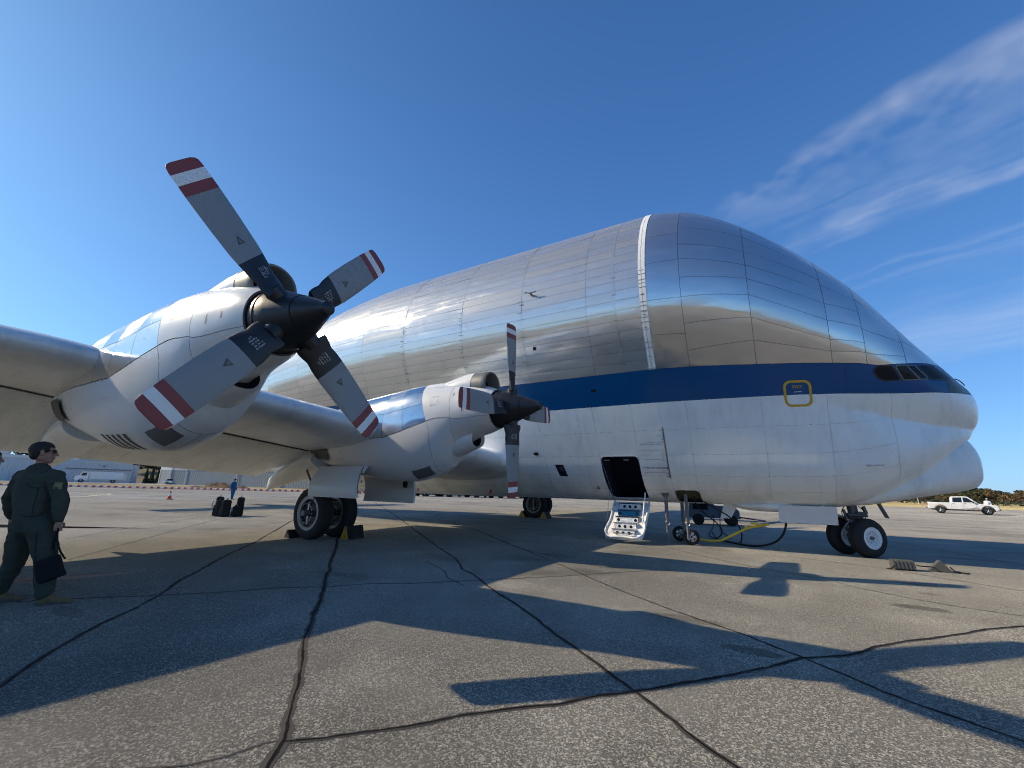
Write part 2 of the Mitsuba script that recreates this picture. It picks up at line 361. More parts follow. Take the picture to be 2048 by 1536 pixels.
# ------------------------------------------------------------------ the aircraft: fuselage
AC = thing('cargo_aircraft', 'huge bulbous cargo aircraft with bare metal upper hull, blue stripe and white belly', 'aircraft')
FUS = f'{AC}__fuselage'

def seg_grid(x0, x1, seg, u0, u1, v0, v1, nx, nu):
    """Patch between stations x0, x1; its u limits run from u0..u1 (at x0) to v0..v1 (at x1)."""
    xs, t = np.linspace(x0, x1, nx), np.linspace(0, 1, nu)
    a = (xs - x0) / max(x1 - x0, 1e-9)
    return np.array([fus_row(x, seg, (u0 + (v0 - u0) * k) * (1 - t) + (u1 + (v1 - u1) * k) * t) for x, k in zip(xs, a)])

def normals(G):
    du, dv = np.gradient(G, axis=0), np.gradient(G, axis=1)
    n = np.cross(dv, du); L = np.linalg.norm(n, axis=-1, keepdims=True); n = n / np.maximum(L, 1e-12)
    c = G[G.shape[0] // 2, G.shape[1] // 2]; ref = np.array([0, c[1], c[2] - np.clip(c[2], 3.2, 7.0)]) + np.array([0.3 * (c[0] > 8.5), 0, 0])
    m = n[G.shape[0] // 2, G.shape[1] // 2]
    return n if m @ ref >= 0 else -n

def skin(x0, x1, seg, u0, u1, v0=None, v1=None, gap=0.006, wav=0.0, tilt=0.0, pillow=0.0, cell=0.07, lift=0.0):
    """One sheet of skin: inset by the joint, with the slight waves, tilt and bulge that riveted sheet has."""
    v0, v1 = (u0 if v0 is None else v0), (u1 if v1 is None else v1)
    H = fus_row((x0 + x1) / 2, seg, np.linspace(0, 1, 20)); L = np.linalg.norm(np.diff(H, axis=0), axis=1).sum()
    g = gap / max(L, .05)
    a = lambda u, s: u if (u <= 0 and seg == 0 and s > 0) or (u >= 1 and seg == 2 and s < 0) else u + s * g
    nx = max(3, int((x1 - x0) / cell) + 2); nu = max(3, int((u1 - u0) * L / cell) + 2)
    G = seg_grid(x0 + gap, x1 - gap, seg, a(u0, 1), a(u1, -1), a(v0, 1), a(v1, -1), nx, nu)
    n = normals(G); s, t = np.meshgrid(np.linspace(-1, 1, nx), np.linspace(-1, 1, nu), indexing='ij')
    w = np.full(s.shape, lift)
    if wav:
        q = np.stack([G[..., 0] * 1.7, G[..., 1] * 3.1, G[..., 2] * 3.1], -1)
        w = w + wav * (meshkit.fbm(q, 3, seed=3) - .5) * 2
    if pillow: w = w + pillow * (1 - s * s) * (1 - t * t)
    if tilt:
        ta, tb = rng.normal(0, tilt, 2); w = w + ta * s * (x1 - x0) / 2 + tb * t * (u1 - u0) * L / 2
    G = G + n * w[..., None]
    return grid_mesh(G)

_cells = []   # (x0, x1, seg, u0, u1, v0, v1) of every sheet: the frame below is built from them
def panel(x0, x1, seg, u0, u1, v0=None, v1=None, bsdf='white_paint', name='skin_panel', **kw):
    v0, v1 = (u0 if v0 is None else v0), (u1 if v1 is None else v1)
    _cells.append((x0, x1, seg, u0, u1, v0, v1))
    obj(name, skin(x0, x1, seg, u0, u1, v0, v1, **kw), bsdf, FUS, smooth=True)

# upper hull: riveted strips of the barrel, from the tail to the hinge
XB = [-20.0, -16.8, -14.0, -11.6, -9.3, -6.93, -4.06, -1.55, 0.75, 1.62, 2.37]
UB = np.r_[0, .14, .27, np.linspace(.37, 1, 19)]
for i in range(len(XB) - 1):
    for j in range(len(UB) - 1):
        b = f'barrel_metal_{int(rng.choice([0, 0, 0, 1, 1, 2]))}'
        panel(XB[i], XB[i + 1], 0, UB[j], UB[j + 1], bsdf=b, name='barrel_panel', gap=.004, wav=.0024, tilt=.0020, pillow=.0020)
for x0, x1 in ((-27, -20.0), (-33.8, -27)):
    panel(x0, x1, 0, 0, 1, bsdf='barrel_metal_1', name='barrel_panel', wav=.004, cell=.25)
# the pale band over the hinge, two straps with a dark line between
for x0, x1 in ((2.37, 2.455), (2.463, 2.57)):
    panel(x0, x1, 0, 0, 1, bsdf='stripe_paint', name='hinge_strap', gap=.001, lift=.012, cell=.09)
# nose dome: larger smooth sheets
BAYS = [(2.57, 3.46, [0, .14, .27, .40, .525, .645, .775, .888, 1], [0, .13, .25, .371, .502, .629, .768, .888, 1]),
        (3.46, 5.08, [0, .12, .25, .371, .47, .564, .629, .70, .768, .857, .946, 1], [0, .11, .23, .35, .44, .541, .614, .676, .741, .826, .911, 1]),
        (5.08, 6.75, [0, .11, .23, .35, .44, .541, .614, .676, .741, .826, .911, 1], [0, .10, .20, .32, .459, .54, .62, .699, .788, .884, .942, 1]),
        (6.75, 7.48, [0, .2, .36, .46, .58, .699, .788, .884, .942, 1], [0, .19, .34, .46, .568, .664, .772, .87, .931, 1]),
        (7.48, 8.3, [0, .3, .55, .78, .93, 1], [0, .3, .55, .78, .93, 1]),
        (8.3, 9.06, [0, .4, .75, 1], [0, .4, .75, 1])]
for x0, x1, a, b in BAYS:
    for j in range(len(a) - 1):
        panel(x0, x1, 0, a[j], a[j + 1], b[j], b[j + 1], bsdf=f'dome_metal_{int(rng.choice([0, 0, 1]))}', name='dome_panel', gap=.005, wav=.0042, tilt=.0016, pillow=.0015)
# blue stripe and the dark panel below the windscreen
for x0, x1 in zip([-33.8, -27, -20, -14, -9, -4.06, -1.55, 0.43, 2.46, 5.08, 7.0], [-27, -20, -14, -9, -4.06, -1.55, 0.43, 2.46, 5.08, 7.0, 9.06]):
    panel(x0, x1, 1, 0, 1, bsdf='blue_paint', name='stripe_panel', gap=.0035, wav=.0018 if x0 > -9 else 0, cell=.08 if x0 > -9 else .25)
# white lower hull; the door and the hatch are left open
XW = [-33.8, -27, -20, -14, -9, -6.93, -4.06, -1.55, -0.10, 0.43, 1.65, 2.50, 3.22, 5.08, 6.55, 7.9]
UW = [0, .20, .385, .545, .687, .835, .92, 1]
for i in range(len(XW) - 1):
    for j in range(len(UW) - 1):
        if XW[i] == 0.43 and j in (2, 3, 4): continue
        if XW[i] == 2.50 and j in (4, 5): continue
        panel(XW[i], XW[i + 1], 2, UW[j], UW[j + 1], gap=.002, wav=.0036 if XW[i] > -9 else 0, tilt=.0008, pillow=.001, cell=.09 if XW[i] > -9 else .3)
panel(7.9, 9.06, 2, 0, 1, name='nose_panel', gap=.002, cell=.04)
# nose cap: closed, white; the dark anti-glare patch above the stripe line
nx = np.r_[np.linspace(9.06, 9.7, 24), np.linspace(9.72, 9.825, 16)]
for seg, bs, nm in ((2, 'white_paint', 'nose_cap'), (1, 'antiglare_paint', 'antiglare_panel'), (0, 'glass_dark', 'windscreen')):
    G = np.array([fus_row(x, seg, np.linspace(0, 1, 24)) for x in nx])
    Gm = G[:, ::-1] * np.array([1, -1, 1])
    obj(nm, cat_(grid_mesh(G), grid_mesh(Gm)), bs, FUS, smooth=True)

# port side of the skin and the dark frame right under the sheets
def under(off, mirror=False, every=.5):
    out = []
    for (x0, x1, seg, u0, u1, v0, v1) in _cells:
        H = fus_row((x0 + x1) / 2, seg, np.linspace(0, 1, 8)); L = np.linalg.norm(np.diff(H, axis=0), axis=1).sum()
        G = seg_grid(x0, x1, seg, u0, u1, v0, v1, max(2, int((x1 - x0) / every) + 2), max(2, int((u1 - u0) * L / every) + 2))
        G = G + normals(G) * off
        if x1 > 6.6 and seg == 2 and off: continue
        out.append((G, seg))
    return out
obj('fuselage', cat_(*[grid_mesh(G) for G, s in under(-.02, every=.22)]), 'seam_dark', AC, smooth=True)
for seg, bs in ((0, 'barrel_metal_2'), (1, 'blue_paint'), (2, 'white_paint')):
    ms = [grid_mesh(G[:, ::-1] * np.array([1, -1, 1])) for G, s in under(0, every=.3) if s == seg]
    obj('port_skin', cat_(*ms), bs, FUS, smooth=True)

_HX, _HZ = np.arange(-9.6, 9.8, .05), np.arange(1.0, 8.0, .02)
_HY = np.array([np.interp(-_HZ, -H[:, 1], H[:, 0]) for H in (fus_half(x) for x in _HX)])
def fus_y(x, z):
    """Side of the hull (negative y) at stations x and heights z."""
    i = np.clip((np.asarray(x, float) - _HX[0]) / .05, 0, len(_HX) - 1.001); j = np.clip((np.asarray(z, float) - 1.0) / .02, 0, len(_HZ) - 1.001)
    a, b = i.astype(int), j.astype(int); s, t = i - a, j - b
    return (_HY[a, b] * (1 - s) + _HY[a + 1, b] * s) * (1 - t) + (_HY[a, b + 1] * (1 - s) + _HY[a + 1, b + 1] * s) * t
def on_hull(P, off):
    """Points given as (x, z) laid on the starboard side, 'off' metres proud."""
    P = np.asarray(P, float); x, z = P[:, 0], P[:, 1]; e = .03
    gx, gz = (fus_y(x + e, z) - fus_y(x - e, z)) / (2 * e), (fus_y(x, z + e) - fus_y(x, z - e)) / (2 * e)
    n = np.c_[gx, -np.ones(len(x)), gz]; n /= np.linalg.norm(n, axis=1, keepdims=True)
    return np.c_[x, fus_y(x, z), z] + n * off
def hull_decal(poly, off=.004, cell=.07):
    """A thin flat piece whose outline is given in (x, z), laid on the starboard side."""
    x0, z0, x1, z1 = poly.bounds; vs, fs, k = [], [], 0
    for i in range(int((x1 - x0) / cell) + 1):
        for j in range(int((z1 - z0) / cell) + 1):
            c = poly.intersection(sbox(x0 + i * cell, z0 + j * cell, x0 + (i + 1) * cell, z0 + (j + 1) * cell))
            for g in getattr(c, 'geoms', [c]):
                if g.geom_type != 'Polygon' or g.area < 1e-7: continue
                v, f = trimesh.creation.triangulate_polygon(g, engine='earcut'); vs.append(v); fs.append(f + k); k += len(v)
    v = np.vstack(vs); return trimesh.Trimesh(on_hull(v, off), np.vstack(fs), process=False)
def hull_text(s, x, z, h):
    t = meshkit.text_mesh(s, h, .002, bold=True); v = np.array(t.vertices); w = v[:, 0].max()
    P = on_hull(np.c_[x - w / 2 + v[:, 0], z + v[:, 1]], .005); return trimesh.Trimesh(P, t.faces, process=False)

# emergency exit outline
ex = rrect(5.62, 3.80, 6.24, 4.46, .16)
obj('exit_outline', hull_decal(ex.difference(rrect(5.68, 3.86, 6.18, 4.40, .11)), .005), 'yellow_paint', FUS, label='yellow outline of the emergency exit')
obj('exit_sign', hull_text('EXIT', 5.93, 4.265, .068), 'yellow_paint', FUS, label='small yellow EXIT lettering')
obj('exit_handle_mark', hull_decal(sbox(5.85, 4.165, 6.02, 4.178), .005), 'stripe_paint', FUS)
# cockpit side windows
def win(pts, r): return Polygon(pts).buffer(-r).buffer(r, 6)
WIN = [win([(7.60, 4.62), (7.66, 4.71), (7.76, 4.745), (7.97, 4.735), (8.11, 4.405), (7.80, 4.40), (7.67, 4.47)], .03),
       win([(8.06, 4.735), (8.44, 4.735), (8.66, 4.41), (8.19, 4.40)], .03),
       win([(8.54, 4.74), (8.86, 4.76), (9.19, 4.42), (8.74, 4.39)], .025)]
for i, w in enumerate(WIN):
    g = obj('cockpit_window', hull_decal(w, .007, .05), 'glass_dark', FUS, smooth=True)
    obj('window_frame', hull_decal(w.buffer(.028, 6).difference(w), .010, .05), 'grey_paint' if i == 1 else 'antiglare_paint', FUS)
obj('window_post', hull_decal(Polygon([(8.27, 4.73), (8.31, 4.73), (8.52, 4.41), (8.48, 4.41)]), .012, .05), 'grey_paint', FUS)
# small openings and marks in the skin
obj('vent', hull_decal(sbox(.52, 4.545, .68, 4.615), .004), 'cavity', FUS)
obj('side_port', hull_decal(Polygon([(-1.22, 2.37), (-.92, 2.37), (-.84, 2.0), (-1.13, 2.0)]), .004), 'cavity', FUS, label='small square dark port low on the hull')
obj('port_inset', hull_decal(sbox(-1.08, 2.16, -.94, 2.31), .007), 'primer_dark', FUS)
obj('oval_vent', hull_decal(affinity.scale(Point(-1.86, 2.737).buffer(.09), 1.15, .6), .004), 'cavity', FUS)
obj('vent_button', hull_decal(Point(-1.14, 6.02).buffer(.06), .006), 'cavity', FUS)
obj('static_port', hull_decal(Point(.10, 1.64).buffer(.055).difference(Point(.10, 1.64).buffer(.025)), .005), 'steel_dark', FUS)
obj('button_mark', hull_decal(Point(2.46, 2.25).buffer(.03), .005), 'steel_dark', FUS)
# hinge line with its row of dark wear marks
hm = []
for k in range(46):
    z = 3.35 - 1.35 * k / 45 + rng.normal(0, .012); L = abs(rng.normal(.05, .05)) + .03 + (.62 if k in (13, 14, 19, 28, 36, 38, 41) else 0); t = .006 + .006 * rng.random()
    hm.append(hull_decal(sbox(2.49 - L, z, 2.495, z + t), .003, .2))
obj('hinge_wear', cat_(*hm, hull_decal(sbox(2.478, 1.95, 2.512, 3.4), .003)), 'seam_dark', FUS, kind='stuff', label='dark wear marks along the nose hinge line')
# probes and aerials
P = on_hull([(7.24, 2.32)], 0)[0]
obj('pitot_probe', cat_(cyl(P, P + V(.02, -.12, .0), .02), cyl(P + V(-.05, -.12, 0), P + V(.30, -.12, 0), .014)), 'steel', FUS)
P = V(9.52, .3, 2.86)
obj('pitot_probe', cat_(cyl(P - V(.2, 0, 0), P + V(.02, 0, 0), .03), cyl(P, P + V(.16, 0, .0), .012)), 'steel_dark', FUS)
# wiper on the windscreen edge
wp = smooth_path([V(9.42, -.42, 4.58), V(9.50, -.44, 4.56), V(9.58, -.46, 4.46), V(9.62, -.46, 4.38)], 16)
obj('wiper', tube(wp, .012), 'black_plastic', FUS)
# chin radome below the nose
st = [(6.95, 1.62, 1.30, .30), (7.4, 1.75, 1.34, .55), (8.0, 2.2, 1.47, .72), (8.6, 2.75, 1.60, .80), (9.1, 3.05, 1.70, .80), (9.38, 3.15, 1.77, .74), (9.54, 3.14, 1.84, .66), (9.62, 3.08, 1.93, .54), (9.67, 2.95, 2.04, .36), (9.69, 2.75, 2.2, .08)]
R = []
t = np.arange(40) * 2 * np.pi / 40
for x, zt, zb, w in st:
    c, s = np.cos(t), np.sin(t); e = 2 / 2.9
    R.append(np.c_[x - .05 - .16 * np.clip(s, 0, 1) * (x > 9.2), w * np.sign(c) * np.abs(c) ** e, (zt + zb) / 2 + (zt - zb) / 2 * np.sign(s) * np.abs(s) ** e])
obj('chin_radome', loft(np.array(R), cap=True), 'white_paint', AC, smooth=50)

P = V(-1.14, -3.925, 7.824)
obj('hull_antenna', cat_(cyl(P, P + V(0, -.10, .02), .03), tube([P + V(.22, -.12, .03), P + V(0, -.11, .02), P + V(-.2, -.10, .09)], .018, 6), cyl(P + V(.1, -.0, -.05), P + V(.3, -.04, -.16), .012)), 'steel_dark', FUS)

# straps over the frames of the barrel, with short dark sealant marks across them
for x in (-6.93, -4.06, -1.55, 1.62):
    k = obj('frame_strap', skin(x - .028, x + .028, 0, .18, 1, gap=0, lift=.006, cell=.08), 'barrel_metal_1', FUS, smooth=True)
    tk = []
    for i in range(26):
        z = 5.15 + 2.7 * i / 26 + rng.normal(0, .03); L = .05 + .06 * rng.random(); o = rng.normal(0, .03)
        if rng.random() < (.75 if x < -3 else .35): tk.append(hull_decal(sbox(x - L + o, z, x + L + o, z + .012), .011, .3))
    if tk: obj('sealant_mark', cat_(*tk), 'seam_dark', k, kind='stuff')
tk = []
for i in range(30):
    z = 5.1 + 2.85 * i / 30 + rng.normal(0, .03); L = .04 + .09 * rng.random()
    if rng.random() < .6: tk.append(hull_decal(sbox(2.46 - L, z, 2.46 + L, z + .014), .018, .3))
obj('sealant_mark', cat_(*tk), 'seam_dark', FUS, kind='stuff')
# ------------------------------------------------------------------ crew door with its steps, hatch, struts below the nose
def hp(x, u, off=0.0):
    """Point on the white lower hull at station x, fraction u, 'off' metres proud."""
    A = fus_row(x, 2, [max(u - .01, 0), u, min(u + .01, 1)]); B = fus_row(x + .02, 2, [u])[0]
    n = np.cross(A[2] - A[0], B - A[1]); n /= np.linalg.norm(n); n = n if n[1] < 0 else -n
    return A[1] + n * off
def pocket(x0, x1, u0, u1, depth, bs, name, frame_bs, fw=.05):
    """Recess behind an opening in the lower hull: side walls, back, and a rounded coaming round the hole."""
    n = 10; us = np.linspace(u0, u1, n)
    d = V(0, depth, .0)
    fr = np.array([[hp(x, u, -.004) for u in us] for x in (x0, x1)])
    ms = [grid_mesh(fr + d)]
    for k in (0, 1): ms.append(grid_mesh(np.array([fr[k], fr[k] + d])))
    for k in (0, -1): ms.append(grid_mesh(np.array([fr[:, k], fr[:, k] + d])))
    h = obj(name, cat_(*ms), bs, AC)
    # coaming with round corners
    r = .12; q = []
    L = np.linalg.norm(fr[0, -1] - fr[0, 0]); outer = sbox(x0, 0, x1, L); inner = rrect(x0 + fw * .4, fw * .4, x1 - fw * .4, L - fw * .4, r)
    m = extrude(outer.difference(inner), .01); v = np.array(m.vertices)
    m.vertices = np.array([hp(a, u0 + (u1 - u0) * b / L, c - .006) for a, b, c in v])
    obj(name + '_coaming', m, frame_bs, AC)
    return h
mat('door_inside', (0.022, 0.024, 0.048), 0.8, spec=0.1)
mat('hatch_inside', (0.10, 0.105, 0.07), 0.7)
pocket(.43, 1.65, .385, .835, 1.5, 'door_inside', 'crew_doorway', 'white_paint')
pocket(2.50, 3.22, .687, .92, .5, 'hatch_inside', 'service_bay', 'white_paint', .03)
for k in (0, 1): obj('door_latch', move(bx(0, 0, 0, .16, .03, .03, bev=.008), .62 + .62 * k, -1.93, 2.50), 'steel', AC)

# door leaf folded down: a curved white leaf with steps on its inner side
DL = f'{AC}__stair_door'
y0, z0, y1, z1 = -.70, 1.20, -1.94, .17
def leaf_pt(s, t, off=0.0):
    """s along x, t from the hinge (0) to the foot (1); the leaf keeps the curve of the hull and bows outward."""
    b = .10 * math.sin(math.pi * t)
    p = V(s, y0 + (y1 - y0) * t, z0 + (z1 - z0) * t); n = V(0, -(z0 - z1), -(y0 - y1)); n = V(0, z1 - z0, -(y1 - y0)); n /= np.linalg.norm(n); n = n if n[1] < 0 else -n
    return p + n * (off - b * .5)
xs, ts = np.linspace(.45, 1.63, 9), np.linspace(0, 1, 14)
def wid(s, t):   # the foot of the leaf is narrower at its corners
    c = (s - 1.04); k = 1 - .10 * max(0, (t - .85) / .15) ** 2
    return 1.04 + c * k
G = np.array([[leaf_pt(wid(s, t), t) for t in ts] for s in xs])
nrm = leaf_pt(1, .5, 1) - leaf_pt(1, .5, 0)
mat('door_white', (0.74, 0.74, 0.72), 0.35)
obj('stair_door', solid(G, -.09 * nrm), 'door_white', AC, smooth=35)
rim = [leaf_pt(wid(s, t), t, .02) for s, t in [(.47, 0), (.47, .3), (.47, .6), (.47, .9), (.55, .985), (1.04, .985), (1.53, .985), (1.61, .9), (1.61, .6), (1.61, .3), (1.61, 0)]]
obj('door_rim', tube(smooth_path(rim, 60), .03, 8), 'door_white', DL, smooth=True)
for i, t in enumerate((.08, .26, .44, .62, .80)):
    w = .37; c = leaf_pt(1.04, t, .0); yf = c[1] - .17
    obj('step_tread', bx(1.04, c[1] - .06, c[2] + .045, 2 * w, .24, .025, bev=.006), 'antiglare_paint' if i < 3 else 'steel', DL)
    obj('step_riser', bx(1.04, yf + .015, c[2] - .045, 2 * w - .05, .02, .155, bev=.004), 'door_white' if i != 1 else 'blue_paint', DL)
    hs = [cyl(V(1.04 + k, yf + .006, c[2] - .05), V(1.04 + k, yf + .002, c[2] - .05), .046, n=14) for k in ((-.18, 0, .18) if i not in (1, 2) else (-.27, .27))]
    obj('step_holes', cat_(*hs), 'cavity', DL)
c = leaf_pt(1.04, .43)
c = leaf_pt(1.04, .44)
obj('step_plate', bx(1.0, c[1] - .158, c[2] - .048, .36, .006, .13), 'blue_paint', DL)
obj('step_emblem', cyl(V(1.14, c[1] - .160, c[2] - .048), V(1.14, c[1] - .165, c[2] - .048), .062, n=20), 'sky_blue' if 'sky_blue' in scene else mat('sky_blue', (.25, .45, .62), .4), DL)
obj('door_strut', cyl(hp(1.60, .72, .03), leaf_pt(1.54, .60, .05), .022), 'door_white', DL)
a = hp(.47, .70, .02); obj('door_cable', cyl(a, leaf_pt(.49, .93, .04), .007, n=6), 'steel_dark', DL)
for k in (-.3, .3): obj('step_latch', tube(smooth_path([leaf_pt(1.04 + k, .90, .05), leaf_pt(1.04 + k * .9, .93, .1), leaf_pt(1.04 + k * .6, .95, .07)], 8), .012, 6), 'steel_dark', DL)
obj('foot_bar', cyl(leaf_pt(.76, .93, .07), leaf_pt(1.32, .93, .07), .016), 'steel', DL)
# ground struts that steady the nose hinge: telescopic legs on castors
SP = [(2.20, -1.02, 'foot'), (2.55, -.30, 'foot'), (2.78, -.95, 'castor')]
for i, (x, y, kind) in enumerate(SP):
    S = f'{AC}__ground_strut' if i == 0 else f'{AC}__ground_strut_{i:03d}'
    zt = 1.50 if i != 1 else 1.25
    key_of('ground_strut', AC)
    scene[S] = mikit.ply(cat_(cyl(V(x, y, zt), V(x, y, .66), .055), cyl(V(x, y, .70), V(x, y, .08 if kind == 'foot' else .2), .04), cyl(V(x, y, .64), V(x, y, .70), .07)), 'grey_paint', smooth=40)
    hl = cat_(*[cyl(V(x - .003, y - .052, z), V(x - .003, y - .0585, z), .014, n=8) for z in (1.28, 1.10, .95, .82)], *[cyl(V(x, y - .038, z), V(x, y - .0435, z), .012, n=8) for z in (.58, .46, .34)])
    obj('pin_hole', hl, 'cavity', S)
    if kind == 'foot': obj('foot_plate', cyl(V(x, y, .005), V(x, y, .05), .11, .07), 'grey_paint', S, smooth=40)
    pin = V(x, y, .67); t = np.linspace(0, 2 * np.pi, 14); obj('lock_ring', tube(pin + np.c_[.06 * np.cos(t) + .02, -.06 + 0 * t, .06 * np.sin(t) - .04], .008, 6), 'steel', S)
p = hp(2.20, .735, .004); obj('strut_socket', T4(trimesh.transformations.translation_matrix(p), cyl(V(0, .02, 0), V(0, -.012, -.008), .11, n=24)), 'seam_dark', AC)
# ------------------------------------------------------------------ wing, flaps
H3, H4 = V(0, -6.937, 3.384), V(-.314, -12.30, 3.713)
def wing_sec(y, part='main'):
    """Section ring at span station y (positive distance outboard)."""
    s = (y - 8.0)
    o = max(s - 5.6, 0); le = V(-3.62 - .135 * s - .05 * o, 0, 2.98 + .098 * s - .05 * o)
    c = np.interp(y, [1, 8, 13, 24], [5.6, 5.0, 4.6, 2.6]); th = np.interp(y, [1, 8, 13, 24], [.185, .17, .145, .11])
    k = (1 - np.cos(np.linspace(0, np.pi, 34))) / 2
    t = 5 * th * (.2969 * np.sqrt(k) - .126 * k - .3516 * k ** 2 + .2843 * k ** 3 - .1015 * k ** 4)
    cam = .03 * 4 * k * (1 - k)
    if part == 'main':
        m = k <= .84; k2 = k[m]; up = np.c_[k2, (cam + t)[m]]; lo = np.c_[k2, (cam - t)[m]]; lo = lo[lo[:, 0] <= .63]
        ring = np.vstack([up[::-1], lo[1:]])
    inc = math.radians(5.0)
    x = -(ring[:, 0] * math.cos(inc) - 0 * ring[:, 1]) * c; z = (ring[:, 1] - ring[:, 0] * math.sin(inc)) * c
    return np.c_[le[0] + x, np.full(len(x), -y), le[2] + z]
YS = np.r_[1.6, 3, 5, 6.5, 8, 9.5, 11, 12.5, 14, 17, 20, 23, 23.6, 23.85]
def fine(a, b, d=.35): return np.linspace(a, b, int((b - a) / d) + 2)
R = np.array([wing_sec(y) for y in np.r_[fine(1.6, 23.4), 23.6, 23.75]])
WG = obj('wing', loft(R, cap=True), 'wing_paint', AC, smooth=40, label='white wing on this side with its four-bladed engines')
# (tip cap: the last rings shrink)
R2 = np.array([wing_sec(y) * V(1, -1, 1) for y in fine(1.6, 23.6, .8)])
obj('far_wing', loft(R2[:, ::-1], cap=True), 'wing_paint', AC, smooth=40)
def flap_sec(y, drop=1.0):
    s = (y - 8.4); g = wing_sec(y)[-1] + V(-.015, 0, -.03); te = V(-9.6, -y, 1.71 + .063 * (y - 7.1))
    ax = te - g; L = np.linalg.norm(ax); ax = ax / L; nn = V(-ax[2], 0, ax[0]); nn = nn if nn[2] > 0 else -nn
    k = (1 - np.cos(np.linspace(0, np.pi, 14))) / 2
    t = .10 * 5 * (.2969 * np.sqrt(k) - .126 * k - .3516 * k ** 2 + .2843 * k ** 3 - .1015 * k ** 4) * 2
    up = [g + ax * a * L + nn * (b * L) for a, b in zip(k, t)]; lo = [g + ax * a * L - nn * (b * L * .12) for a, b in zip(k, t)]
    return np.array(up[::-1] + lo[1:-1])
def flap(ya, yb, mir=1):
    m = loft(np.array([flap_sec(y) for y in fine(ya, yb)]), cap=True); m.vertices = m.vertices * V(1, mir, 1)
    if mir < 0: m.invert()
    return m
for ya, yb in ((2.6, 6.6), (7.35, 17.5)):
    obj('flap', flap(ya, yb), 'wing_paint', WG, smooth=40); obj('flap', flap(ya, yb, -1), 'wing_paint', f'{AC}__far_wing', smooth=40)
# dark hinge line ahead of the flaps
def under_pt(y, k):
    s = wing_sec(y); lo = s[np.argmin(s[:, 0] * 0 + np.abs(np.arange(len(s)) - (len(s) - 1)))]
    return lo
for ya, yb in ((2.6, 6.6), (7.35, 17.5)):
    L = [wing_sec(y)[-1] for y in fine(ya, yb)]
    obj('flap_gap', tube(np.array(L) + V(-.03, 0, -.004), .022, 6), 'seam_dark', WG)
# ------------------------------------------------------------------ nacelles and engines
NS = np.array([ # x, top, bottom, halfwidth, z of max width
 [-.34, .455, -.455, .455, 0], [-.6, .56, -.55, .53, 0], [-1.0, .66, -.66, .59, -.02], [-1.35, .72, -.86, .63, -.08], [-1.55, .75, -1.16, .66, -.15], [-1.75, .77, -1.38, .69, -.22],
 [-2.05, .79, -1.55, .73, -.32], [-2.45, .79, -1.66, .77, -.4], [-2.9, .76, -1.73, .80, -.47], [-3.7, .66, -1.71, .83, -.52], [-4.6, .55, -1.62, .83, -.52], [-5.6, .40, -1.42, .78, -.55],
 [-6.6, .12, -1.22, .66, -.58], [-7.2, -.15, -1.12, .52, -.62], [-7.7, -.40, -1.02, .33, -.68], [-8.1, -.62, -.90, .08, -.76]])
_NI = PchipInterpolator(-NS[:, 0], NS[:, 1:], axis=0)
def nac_ring(x, a):
    """Ring points at angle a (0 = top, growing to the starboard side)."""
    zt, zb, w, zm = _NI(-x); s, c = np.sin(a), np.cos(a)
    e = np.where(c > 0, np.interp(x, [-4.5, -1.6], [.74, .94]), .94)
    return np.c_[np.full(len(a), x), -w * np.sign(s) * np.abs(s) ** e, zm + np.where(c > 0, (zt - zm), (zm - zb)) * np.sign(c) * np.abs(c) ** e]
def z_angle(x, z):
    """Angle round the nacelle at which station x has the height z (relative to the hub)."""
    zt, zb, w, zm = _NI(-x); k = np.clip((z - zm) / (zt - zm if z > zm else zm - zb), -1, 1)
    e = np.interp(x, [-4.5, -1.6], [.74, .94]) if z > zm else .94
    return math.acos(np.sign(k) * abs(k) ** (1 / e))
def nac_patch(x0, x1, a0, a1, H, gap=.006, d=.06, wav=0.0, tilt=0.0):
    f = lambda a, x: a(x) if callable(a) else a
    xs = np.linspace(x0 - gap, x1 + gap, max(3, int(abs(x0 - x1) / d) + 2)); n = max(4, int(abs(f(a1, x0) - f(a0, x0)) * .9 / d) + 2)
    wx = lambda x, a: x + .50 * np.minimum(np.abs(a) / 1.75, 1) ** 2 * np.exp(-((x + 2.42) / .75) ** 2)
    G = []
    for x in xs:
        a = np.linspace(f(a0, x), f(a1, x), n); G.append(np.vstack([nac_ring(q, np.array([b])) for q, b in zip(wx(x, a), a)]))
    G = np.array(G)
    if wav:
        n = normals(G - V(0, 0, 0)); n = n * np.sign((n * (G - V(0, 0, -.3)))[..., 1:].sum(-1))[..., None]
        G = G + n * (wav * (meshkit.fbm(G * 2.6 + H[1], 3, seed=5) - .5) * 2)[..., None]
    return grid_mesh(G + H)
mat('cowl_white', (0.60, 0.615, 0.615), 0.30, clearcoat=0.8, clearcoat_gloss=0.92)
rings = lambda x0, x1, d=.12: np.linspace(x0, x1, int(abs(x1 - x0) / d) + 2)
